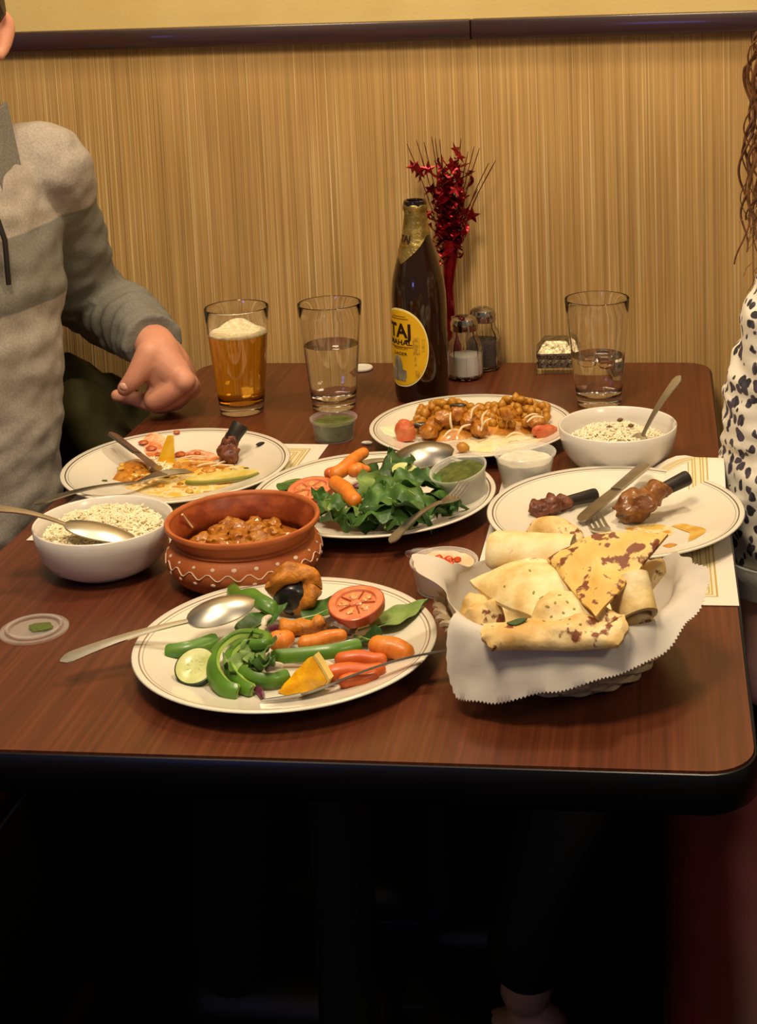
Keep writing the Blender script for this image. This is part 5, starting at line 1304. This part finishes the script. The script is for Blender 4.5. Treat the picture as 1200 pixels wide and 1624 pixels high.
def head_vf(c, face, up, s=1.0):
    """head of height .235*s centred at c, looking along face"""
    f = Vector(face).normalized(); u = Vector(up).normalized(); l = u.cross(f).normalized(); f = l.cross(u)
    def P(x, y, z): return Vector(c) + (l*x + f*y + u*z)*s
    parts = []
    bm = bmesh.new(); bmesh.ops.create_icosphere(bm, subdivisions=4, radius=1)
    V = []
    for v in bm.verts:
        x, y, z = v.co
        wx, wy, wz = x*.076, y*.096, z*.118
        if z < 0: k = 1 + .32*z*(.4 + .6*(y > -.2)); wx *= k; wy = wy*(1 + .10*z) + .010*(-z)*(y > 0)
        if y > .55: wy *= .95
        V.append(tuple(P(wx, wy, wz)))
    F = [tuple(q.index for q in fc.verts) for fc in bm.faces]; bm.free(); parts.append((V, F))
    parts.append(limb([(*P(0, .086, .018), .010*s), (*P(0, .098, -.008), .012*s), (*P(0, .108, -.026), .0145*s), (*P(0, .096, -.036), .012*s)]))
    for sx in (-1, 1):
        parts.append(limb([(*P(sx*.011, .098, -.032), .008*s), (*P(sx*.014, .094, -.034), .0075*s)]))
        parts.append(limb([(*P(sx*.050, .076, .026), .008*s), (*P(sx*.030, .088, .031), .010*s), (*P(sx*.012, .089, .026), .008*s)]))
        parts.append(limb([(*P(sx*.044, .0735, .019), .0050*s), (*P(sx*.031, .0815, .0215), .0058*s), (*P(sx*.019, .0790, .018), .0048*s)]))
        parts.append(limb([(*P(sx*.043, .0730, .001), .0045*s), (*P(sx*.031, .0790, -.002), .0052*s), (*P(sx*.020, .0775, .001), .0045*s)]))
        parts.append(limb([(*P(sx*.046, .066, -.022), .020*s), (*P(sx*.040, .060, -.050), .020*s)]))
        parts.append(limb([(*P(sx*.076, -.012, .020), .009*s), (*P(sx*.081, -.018, .006), .011*s), (*P(sx*.079, -.010, -.016), .009*s), (*P(sx*.074, -.002, -.030), .007*s)]))
    parts.append(limb([(*P(-.022, .086, -.064), .006*s), (*P(0, .094, -.060), .0075*s), (*P(.022, .086, -.064), .006*s)]))
    parts.append(limb([(*P(-.020, .085, -.073), .007*s), (*P(0, .093, -.074), .0085*s), (*P(.020, .085, -.073), .007*s)]))
    parts.append(limb([(*P(-.018, .072, -.100), .018*s), (*P(.018, .072, -.100), .018*s)]))
    return parts, P
def eyes(P, parent, s=1):
    off = parent.location
    for sx in (-1, 1):
        e = obj('eye', blob(.0115*s, .0115*s, .0100*s, 0, 1, 2), M('eye_white', 'cfc6b8', .3), parent, loc=P(sx*.031, .0745, .010) - off)
        d = (P(0, 1, 0) - P(0, 0, 0)).normalized()
        obj('iris', xf(blob(.0068*s, .0068*s, .0028*s, 0, 1, 2), d.to_track_quat('Z', 'Y').to_matrix().to_4x4()), M('iris_brown', '2c1a10', .15), e, loc=d*.0098*s)
m_skin = M('skin', 'c98a70', .5, col2='d09478', scale=30, sss=.25, bump=.08, bscale=500)
m_skin2 = M('skin_fair', 'cf9a86', .5, col2='d4a08c', scale=30, sss=.25)
m_lips = M('lips', 'a85a4c', .4)
def sweat(name, c1, c2, c3):
    m = M(name, c1, .9, col2=c2, scale=380, lo=.38, hi=.62, bump=.35, bscale=90, spec=.15, col3=c3); return m
def knit(name, stops):
    """knitted colour blocks: the seams run across the garment at given heights"""
    m, nt, b = newmat(name); b.inputs['Roughness'].default_value = .9; b.inputs['Specular IOR Level'].default_value = .15
    v = coords(nt, (1, 1, 1)); sp = nt.nodes.new('ShaderNodeSeparateXYZ'); nt.links.new(v, sp.inputs[0])
    n = N(nt, 'ShaderNodeTexNoise', Scale=380, Detail=3); nt.links.new(v, n.inputs['Vector'])
    nb = N(nt, 'ShaderNodeTexNoise', Scale=90, Detail=3); nt.links.new(v, nb.inputs['Vector'])
    bm = N(nt, 'ShaderNodeBump', Strength=.35, Distance=.002); nt.links.new(nb.outputs[0], bm.inputs['Height']); nt.links.new(bm.outputs[0], b.inputs['Normal'])
    def tilt(k):      # height above the seam, which rises a little towards the sleeve
        mu = N(nt, 'ShaderNodeMath', operation='MULTIPLY'); nt.links.new(sp.outputs[1], mu.inputs[0]); mu.inputs[1].default_value = -k
        ad = N(nt, 'ShaderNodeMath', operation='ADD'); nt.links.new(sp.outputs[2], ad.inputs[0]); nt.links.new(mu.outputs[0], ad.inputs[1]); return ad.outputs[0]
    cur = None
    for i, (h, k, c1, c2) in enumerate(stops):
        col = ramp(nt, n.outputs[0], [(.38, c1), (.62, c2)])
        if cur is None: cur = col; continue
        mr = N(nt, 'ShaderNodeMapRange'); mr.inputs['From Min'].default_value = h - .0012; mr.inputs['From Max'].default_value = h + .0012; nt.links.new(tilt(k), mr.inputs['Value'])
        mx = N(nt, 'ShaderNodeMix', data_type='RGBA'); nt.links.new(mr.outputs[0], mx.inputs[0]); nt.links.new(cur, mx.inputs[6]); nt.links.new(col, mx.inputs[7]); cur = mx.outputs[2]
    nt.links.new(cur, b.inputs['Base Color']); return m
YK = (1.062, .05, '978e84', 'a89e94'); BD = (.945, 0, '706e67', '7d7a71'); LW_ = (0, 0, '968f86', 'a69e94')
m_sw_torso = knit('sweater_body_knit', [LW_, (.945 + .0, .0, BD[2], BD[3]), YK])
m_sw_arm = knit('sweater_sleeve_knit', [BD, (1.075, .0, YK[2], YK[3])])
m_sw_band = M('slate_grey_knit', '6e6b64', .9, col2='827e76', scale=380, bump=.35, bscale=90, spec=.15)
m_trou = M('black_trousers', '0c0b0c', .85, bump=.2, bscale=120)
# ---------------------------------------------------------------- the man
man = thing('person', 'man in a grey colour-block quarter-zip sweater, bent wrist and fist resting on table corner', 'person', (-.98, -.47, .45))
ph = D(70); f_ = Vector((math.sin(ph), -math.cos(ph), 0)); l_ = Vector((math.cos(ph), math.sin(ph), 0))
U = Vector((0, 0, 1))
tc = lambda x, z, y=0: Vector((x, -.465 + y, z))
def torso(k):
    return [(tc(-.962, .47), l_, .170+k, f_, .125+k), (tc(-.960, .55), l_, .176+k, f_, .132+k), (tc(-.950, .66), l_, .170+k, f_, .134+k), (tc(-.942, .78), l_, .168+k, f_, .134+k),
            (tc(-.934, .90), l_, .180+k, f_, .132+k), (tc(-.930, .99), l_, .190+k, f_, .126+k), (tc(-.926, 1.06), l_, .190+k, f_, .115+k), (tc(-.920, 1.115), l_, .160+k, f_, .092+k), (tc(-.908, 1.150), l_, .095+k, f_, .070+k), (tc(-.900, 1.165), l_, .062+k*.5, f_, .058+k*.5)]
Sh = aty(66, 268, -.335); El = aty(150, 478, -.150); El2 = aty(188, 498, -.190); Wr = aty(246, 548, -.292)
armL = [(*(Sh + Vector((-.04, -.02, -.005))), .055), (*Sh, .056), (*aty(88, 345, -.27), .054), (*aty(118, 428, -.205), .050), (*El, .046), (*El2, .043), (*aty(222, 525, -.255), .036), (*Wr, .028)]
hand = []
HY = -.300
h = lambda px, py, y, r: (*aty(px, py, HY + y), r)
hand.append(limb([(*Wr, .028), h(252, 562, 0, .0300), h(262, 588, 0, .0310), h(274, 606, .004, .0270)]))
hand.append(limb([h(248, 588, .008, .019), h(258, 610, .012, .017), h(262, 626, .012, .016)]))
hand.append(limb([h(250, 566, -.010, .024), h(276, 590, -.014, .022), h(289, 606, -.016, .0175)]))
hand.append(limb([h(262, 560, .012, .024), h(284, 588, .018, .022), h(294, 610, .020, .0175)]))
hand.append(limb([h(289, 604, -.020, .0165), h(272, 620, -.026, .0150), h(250, 634, -.024, .0142), h(243, 634, -.020, .0132), h(244, 622, -.008, .0110), h(256, 614, .004, .0095)]))      # index, curled
hand.append(limb([h(293, 612, -.004, .0165), h(276, 630, -.008, .0140), h(252, 640, -.006, .0130), h(226, 636, -.004, .0112), h(206, 630, -.004, .0100), h(186, 627, -.004, .0092)]))   # middle, stretched
hand.append(limb([h(296, 616, .012, .0155), h(278, 634, .010, .0135), h(256, 643, .010, .0120), h(236, 640, .012, .0105), h(214, 634, .012, .0094), h(198, 632, .012, .0088)]))   # ring
hand.append(limb([h(298, 616, .026, .0130), h(284, 634, .026, .0115), h(268, 642, .026, .0100), h(256, 634, .022, .0090), h(262, 622, .018, .0084)]))    # little finger, curled
hand.append(limb([h(238, 560, -.018, .020), h(226, 580, -.026, .0170), h(214, 598, -.032, .0142), h(206, 608, -.034, .0128), h(198, 616, -.034, .0110)]))   # thumb
for px, py, y in ((291, 603, -.026), (297, 609, -.008), (300, 614, .010)):
    hand.append(limb([h(px - 2, py - 3, y, .0150), h(px, py, y, .0165)]))
nail_p = aty(196, 613, HY - .045)
hp, HP = head_vf((-.885, -.470, 1.292), (.22, -.97, -.05), (0, .05, 1))
neck = limb([(-.900, -.452, 1.10, .062), (-.893, -.455, 1.17, .058), (-.887, -.455, 1.23, .058)])
legs = []
for sgn in (1, -1):
    hip = Vector((-.96, -.465, .535)) + l_*.09*sgn; kn = Vector((-.53, -.40 + .11*sgn, .520)); ft = Vector((-.56, -.40 + .12*sgn, .075))
    legs.append(limb([(*hip, .088), (*hip.lerp(kn, .5), .078), (*kn, .060)])); legs.append(limb([(*kn, .058), (*kn.lerp(ft, .35), .054), (*ft, .038)]))
    legs.append(limb([(*(ft + Vector((-.02, 0, -.03))), .034), (*(ft + Vector((.07, 0, -.040))), .034), (*(ft + Vector((.15, 0, -.048))), .026)]))
Sr = tc(-.935, 1.065) - l_*.185; Er = Sr + Vector((-.01, -.08, -.27)); Wr2 = Vector((-.86, -.70, .640))
armR = [(*(Sr + l_*.04), .055), (*Sr, .056), (*Sr.lerp(Er, .5), .050), (*Er, .046), (*Er.lerp(Wr2, .5), .040), (*Wr2, .029)]
handR = [limb([(*Wr2, .026), (*(Wr2 + Vector((.05, .02, -.006))), .030), (*(Wr2 + Vector((.085, .03, -.014))), .026)])]
for i in range(4):
    b = Wr2 + Vector((.085, .055 - i*.019, -.012)); handR.append(limb([(*b, .0105), (*(b + Vector((.035, .004, -.006))), .0098), (*(b + Vector((.060 + .008*(i in (1, 2)), .004, -.020))), .0085)]))
handR.append(limb([(*(Wr2 + Vector((.025, .040, 0))), .014), (*(Wr2 + Vector((.06, .065, -.008))), .0115), (*(Wr2 + Vector((.085, .072, -.016))), .0100)]))
shrink = lambda A, k: [(*p[:3], p[3]-k) for p in A]
body_parts = [loft(torso(-.008)), neck] + hp + hand + legs + handR + [limb(shrink(armL[:-1], .010) + [armL[-1]]), limb(shrink(armR[:-1], .010) + [armR[-1]])]
remesh(join(*body_parts), 'body', [m_skin], .0034, man, 2)
eyes(HP, man)
obj('thumbnail', xf(blob(.0062, .0020, .0050, .05, 1, 2, 1), Ry(.5)), M('nail', 'dba892', .3), man, loc=nail_p - man.location)
def folds(vf, amp, fr, st=(1, 1, 1)):
    return [tuple(Vector(p) + Vector((mnoise.noise(Vector((p[0]*st[0], p[1]*st[1], p[2]*st[2]))*fr + Vector((k*7, 0, 0))) for k in range(3)))*amp) for p in vf[0]], vf[1]
def sleeve(ctrl, stop_r, k, creases=()):
    s = spline([(*p[:3], p[3]+k) for p in ctrl], 10); m = len(s)
    pts = [Vector(p[:3]) for p in s]; r = [p[3] + .0028*math.sin(i*1.9)*(.25 + .75*i/m) + .0014*math.sin(i*4.3+1) for i, p in enumerate(s)]
    return tube(pts, r, 22)
cuffp = armL[:-1] + [(*aty(243, 543, -.290), .0335)]
sweater = [loft(torso(.006)[0:9]), sleeve(cuffp, 0, .008), sleeve(armR, 0, .009)]
SEG = [(Vector(a[:3]), Vector(b[:3])) for a, b in zip(armL[2:], armL[3:])]
def sw_idx(c):
    arm = c.z < 1.085 and min(((c - (a_ + (b_-a_)*max(0, min(1, (c-a_).dot(b_-a_)/(b_-a_).length_squared)))).length) for a_, b_ in SEG) < .070
    return 1 if arm else 0
def wrink(o, amp):
    vs = [(v.co.copy(), v.normal.copy()) for v in o.data.vertices]; out = []
    for p, n in vs:
        out.extend(p + n*(amp*mnoise.noise(Vector((p.x*9 + p.z*7, p.y*9, p.z*22 - p.x*12))) + amp*.45*mnoise.noise(Vector((p.x*30, p.y*30, p.z*46)))))
    o.data.vertices.foreach_set('co', out); o.data.update()
sw = remesh(join(*sweater), 'sweater', [m_sw_torso, m_sw_arm], .0050, man, 4, sw_idx); wrink(sw, .0075)
col_rings = []
ctr = Vector((-.897, -.458, 1.150))
V, F = lathe([(.064, 0), (.066, .012), (.066, .030), (.064, .042), (.0605, .044), (.060, .03), (.060, 0), (.064, 0)], 40)
obj('collar', xf((V, F), T(0, 0, 0) @ Ry(D(10))), m_sw_band, man, loc=ctr - man.location)
# collar flap and zip down the chest
zt = [ctr + f_*.070 + Vector((0, 0, .006)), Vector((-.930, -.465, 1.10)) + f_*.118, Vector((-.930, -.465, 1.04)) + f_*.140, Vector((-.932, -.465, .985)) + f_*.143]
o = obj('zip', tube([p - man.location for p in zt], .0035, 8), M('zip_dark', '1c1412', .5), man)
flp = slab(lambda u, v, s: (ctr + l_*(.012 + .055*v) + f_*(.066 + .016*u - .018*v) + Vector((0, 0, .030 - .085*u + .02*v)) + f_*.0025*s) - man.location, 8, 6)
obj('collar_flap', flp, m_sw_band, man)
def hair_cap(P, name, mat, parent, zmin_front=.058, extra=0.0):
    bm = bmesh.new(); bmesh.ops.create_icosphere(bm, subdivisions=4, radius=1); V = []
    for v in bm.verts:
        x, y, z = v.co; k = 1.0
        front = y > .15
        if (front and z < .50) or (not front and z < -.2) or (y > -.45 and z < .10): k = .86
        n = 1 + .03*mnoise.noise(Vector((x*6, y*6, z*6)))
        V.append(tuple(P(x*.084*k*n, (y*.104 - .004)*k*n, (z*.126 + .004)*k*n) - parent.location))
    F = [tuple(q.index for q in fc.verts) for fc in bm.faces]; bm.free()
    return obj(name, (V, F), mat, parent)
hair_cap(HP, 'hair', M('dark_hair', '2a1a12', .55, col2='3a261a', scale=200, stretch=(1, 1, .2), bump=.5, bscale=220), man)
trou = []
for lg in range(0, len(legs), 3): trou += legs[lg:lg+2]
def inflate(vf, k):
    me = bpy.data.meshes.new('t'); me.from_pydata(vf[0], [], vf[1]); me.update()
    r = [tuple(v.co + v.normal*k) for v in me.vertices], vf[1]; bpy.data.meshes.remove(me); return r
m_trs = join(loft([(tc(-.965, .462), l_, .172, f_, .128), (tc(-.962, .53), l_, .182, f_, .138), (tc(-.955, .60), l_, .178, f_, .138)]), *[limb([(*Vector(p[:3]), p[3]) for p in q]) for q in [[(*(Vector((-.96, -.465, .545)) + l_*.09*s), .098), (-.73, -.43 + .10*s, .535, .090), (-.53, -.40 + .11*s, .525, .070), (-.545, -.40 + .115*s, .30, .066), (-.56, -.40 + .12*s, .11, .056)] for s in (1, -1)]])
remesh(m_trs, 'trousers', [m_trou], .0075, man, 4)
m_shoe = M('dark_shoe', '120e0c', .5)
for s in (1, -1):
    obj('shoe', xf(limb([(-.035, 0, .042, .045), (.04, 0, .042, .046), (.12, 0, .036, .040), (.165, 0, .030, .032)]), T(0, 0, 0)), m_shoe, man, loc=Vector((-.56, -.40 + .12*s, 0)) - man.location)

# ---------------------------------------------------------------- the woman
woman = thing('person', 'woman with long curly brown hair in a white blouse with dark animal spots', 'person', (.33, -.60, .45))
ph2 = D(-74); f2 = Vector((math.sin(ph2), -math.cos(ph2), 0)); l2 = Vector((math.cos(ph2), math.sin(ph2), 0))   # l2 points to her left, towards the camera side
wc = lambda x, z: Vector((x, -.60, .45 + (z - .45)*.925))
def wtorso(k):
    return [(wc(.335, .47), l2, .170+k, f2, .128+k), (wc(.328, .56), l2, .168+k, f2, .126+k), (wc(.310, .68), l2, .145+k, f2, .112+k), (wc(.288, .82), l2, .150+k, f2, .118+k), (wc(.272, .93), l2, .162+k, f2, .125+k), (wc(.268, 1.02), l2, .165+k, f2, .105+k), (wc(.270, 1.07), l2, .140+k, f2, .085+k), (wc(.272, 1.105), l2, .080+k, f2, .062+k), (wc(.272, 1.12), l2, .052+k*.5, f2, .05+k*.5)]
WS = Vector((.162, -.722, .972)); WE = Vector((.122, -.715, .765)); WW = Vector((.102, -.780, .595))
LSh = wc(.262, 1.045) + l2*.150
warm = [(*LSh, .046), (*WS, .050), (*WS.lerp(WE, .5), .046), (*WE, .043), (*WE.lerp(WW, .5), .037), (*WW, .026)]
whand = [limb([(*WW, .0255), (.103, -.790, .572, .027), (.103, -.795, .545, .026)])]
for i in range(4):
    y0 = -.768 - i*.0165
    whand.append(limb([(.112, y0, .545, .0098), (.109, y0, .515, .0090), (.114, y0, .492, .0080), (.124, y0 + .002, .477 + .004*(i in (0, 3)), .0070)]))
whand.append(limb([(.104, -.775, .585, .013), (.092, -.762, .558, .0110), (.090, -.758, .533, .0090)]))
RSh = wc(.268, 1.03) - l2*.150; RE = RSh + Vector((-.03, .06, -.24)); RW = Vector((.14, -.42, .640))
warm2 = [(*RSh, .046), (*RSh.lerp(RE, .5), .046), (*RE, .042), (*RE.lerp(RW, .5), .036), (*RW, .026)]
whand2 = [limb([(*RW, .0255), (*(RW + Vector((-.03, -.02, -.03))), .027), (*(RW + Vector((-.05, -.035, -.050))), .024)])]
for i in range(4):
    b = RW + Vector((-.05, -.010 - i*.0165, -.050)); whand2.append(limb([(*b, .0095), (*(b + Vector((-.030, -.004, -.012))), .0088), (*(b + Vector((-.052, -.006, -.020))), .0074)]))
whand2.append(limb([(*(RW + Vector((-.02, -.04, -.025))), .012), (*(RW + Vector((-.045, -.075, -.045))), .0095)]))
whp, WP = head_vf((.255, -.61, 1.232), (-.35, -.93, -.05), (0, 0, 1), .94)
wneck = limb([(.272, -.60, 1.02, .050), (.266, -.60, 1.09, .046), (.260, -.605, 1.15, .047)])
wlegs = []
for s in (1, -1):
    hip = wc(.33, .535) + l2*.085*s; kn = Vector((-.09, -.60 - .085*s, .520)); ft = Vector((-.185, -.62 - .10*s, .10))
    wlegs += [limb([(*hip, .082), (*hip.lerp(kn, .5), .070), (*kn, .054)]), limb([(*kn, .052), (*kn.lerp(ft, .35), .048), (*ft, .033)]), limb([(*(ft + Vector((.02, 0, -.055))), .032), (*(ft + Vector((-.07, 0, -.070))), .028), (*(ft + Vector((-.13, 0, -.076))), .022)])]
remesh(join(loft(wtorso(-.008)), wneck, *whp, *whand, *whand2, *wlegs, limb(warm), limb(warm2)), 'body', [m_skin2], .0040, woman, 3)
eyes(WP, woman, .94)
def leopard():
    m, nt, b = newmat('spotted_blouse')
    v0 = coords(nt, (1, 1, .8))
    nz = N(nt, 'ShaderNodeTexNoise', Scale=60, Detail=2); nt.links.new(v0, nz.inputs['Vector'])
    mxv = N(nt, 'ShaderNodeMix', data_type='RGBA', blend_type='LINEAR_LIGHT'); mxv.inputs[0].default_value = .006; nt.links.new(v0, mxv.inputs[6]); nt.links.new(nz.outputs[1], mxv.inputs[7])
    vo = N(nt, 'ShaderNodeTexVoronoi', Scale=78); vo.inputs['Randomness'].default_value = .75; nt.links.new(mxv.outputs[2], vo.inputs['Vector'])
    d = vo.outputs['Distance']
    nz2 = N(nt, 'ShaderNodeTexNoise', Scale=75, Detail=1); nt.links.new(v0, nz2.inputs['Vector'])
    th = N(nt, 'ShaderNodeMapRange'); th.inputs['From Min'].default_value = .3; th.inputs['From Max'].default_value = .7; th.inputs['To Min'].default_value = .32; th.inputs['To Max'].default_value = .52; nt.links.new(nz2.outputs[0], th.inputs['Value'])
    lt = N(nt, 'ShaderNodeMath', operation='SUBTRACT'); nt.links.new(th.outputs[0], lt.inputs[0]); nt.links.new(d, lt.inputs[1])
    fac = N(nt, 'ShaderNodeMapRange'); fac.inputs['From Min'].default_value = -.02; fac.inputs['From Max'].default_value = .03; nt.links.new(lt.outputs[0], fac.inputs['Value'])
    dark = ramp(nt, nz2.outputs[0], [(.45, '2a2830'), (.55, '4a4050')])
    mx = N(nt, 'ShaderNodeMix', data_type='RGBA'); mx.inputs[6].default_value = lin('e2dacb'); nt.links.new(dark, mx.inputs[7]); nt.links.new(fac.outputs[0], mx.inputs[0])
    nt.links.new(mx.outputs[2], b.inputs['Base Color']); b.inputs['Roughness'].default_value = .7
    return m
m_leo = leopard()
ws = [(*(LSh + Vector((.03, .03, .01))), .050), (*LSh, .058), (*WS, .064), (.140, -.718, .905, .064), (.130, -.715, .830, .070), (.128, -.722, .765, .071), (.125, -.742, .715, .064), (.121, -.762, .680, .052), (.118, -.766, .662, .046)]
wsr = [(*RSh, .056), (*RSh.lerp(RE, .5), .058), (*RE, .056), (*RE.lerp(RW, .5), .052), (*RE.lerp(RW, .8), .046)]
bl = remesh(join(loft(wtorso(.014)[1:8]), sleeve(ws, 0, .0), sleeve(wsr, 0, 0)), 'blouse', [m_leo], .0055, woman, 3); wrink(bl, .012)
m_white3 = M('white_cotton', 'cdc8c0', .8, bump=.2, bscale=200)
cf = spline([(.1185, -.765, .674, .049), (.118, -.767, .660, .050), (.117, -.770, .640, .047)], 5)
obj('white_cuff', tube([Vector(p[:3]) - woman.location for p in cf], [p[3] for p in cf], 24), m_white3, woman)
remesh(join(loft([(wc(.335, .462), l2, .172, f2, .130), (wc(.332, .53), l2, .178, f2, .136), (wc(.325, .60), l2, .172, f2, .130)]), *[limb([(*(wc(.33, .545) + l2*.085*s), .092), (.12, -.60 - .085*s, .535, .082), (-.09, -.60 - .085*s, .525, .064), (-.135, -.61 - .09*s, .32, .060), (-.180, -.62 - .10*s, .155, .054)]) for s in (1, -1)]), 'trousers', [m_trou], .0075, woman, 4)
for s in (1, -1):
    obj('shoe', limb([(.03, 0, .028, .030), (-.05, 0, .028, .036), (-.13, 0, .024, .028)]), m_shoe, woman, loc=Vector((-.185, -.62 - .10*s, 0)) - woman.location)
m_hair = M('brown_curly_hair', '7a5030', .5, col2='54341c', scale=120, spec=.4, col3='a07444')
rh = random.Random(3); locks = []
hc = Vector((.240, -.61, 1.237))
for i in range(300):
    a = rh.uniform(0, 2*PI)
    d0 = Vector((math.cos(a), math.sin(a), 0))
    back = d0.dot(Vector((-.35, -.93, 0)))
    if back > .72: continue
    top = hc + d0*rh.uniform(.02, .07) + Vector((0, 0, rh.uniform(.085, .118)))
    L = rh.uniform(.20, .34); amp = rh.uniform(.004, .010); w = rh.uniform(16, 28); p0 = rh.uniform(0, 6)
    out = rh.uniform(.090, .118) if i % 5 else rh.uniform(.112, .132)
    pts, rr_ = [], []
    for k in range(64):
        t = k/63
        r = .05 + (out-.05)*min(1, t*3.2) + .018*t
        z = top.z - .02*t - L*t
        c = hc.copy(); c.z = 0
        p = Vector((c.x, c.y, z)) + d0*r + Vector((amp*math.sin(w*t + p0), amp*math.cos(w*t + p0), 0))*min(1, t*2.5)
        if k == 0: p = top
        pts.append(p - woman.location); rr_.append((.0030*(1 - .7*t) + .0004)*(.7 + .3*math.sin(i)))
    locks.append(tube(pts, rr_, 5))
for i in range(26):
    pz = rh.uniform(.93, 1.15); st = Vector((.148 + rh.uniform(0, .02), -.66 + rh.uniform(-.05, .06), pz + .11)); pts = []
    for k in range(16):
        t = k/15; pts.append(st + Vector((-.055*t**1.6*rh.uniform(.9, 1.05) + .008*math.sin(t*9 + i), .01*math.cos(t*8 + i), -.15*t)) - woman.location)
    locks.append(tube(pts, [.0012*(1 - .7*k/15) for k in range(16)], 4))
obj('hair', join(*locks), m_hair, woman)
hair_cap(WP, 'hair_crown', m_hair, woman)
woman.location.y += .17
# ---------------------------------------------------------------- dark jacket on the bench behind the man
m_coat = M('olive_jacket', '3e3a1e', .75, col2='2a2816', scale=18, bump=.3, bscale=60, spec=.2)
ct = aty(150, 650, -.215)
cv = blob(.125, .085, .165, .22, 1.3, 4, 12)
cv = lumpy(cv, .012, 11, 4)
cp = []
for x, y, z in cv[0]:
    cp.append((x + (.030 if z < 0 else -.25*z), y, z))
ja = thing('jacket', 'dark olive jacket heaped on the bench behind the man, against the wall', 'jacket', (ct.x - .03, -.170, .451))
obj('jacket_body', ([(x*1.0 - .01, y*.85, z + .185) for x, y, z in cp], cv[1]), m_coat, ja)
obj('jacket_sleeve', lumpy(limb([(.02, -.08, .30, .040), (.07, -.075, .22, .042), (.10, -.07, .13, .045), (.06, -.08, .05, .042)]), .008, 18, 2), m_coat, ja)
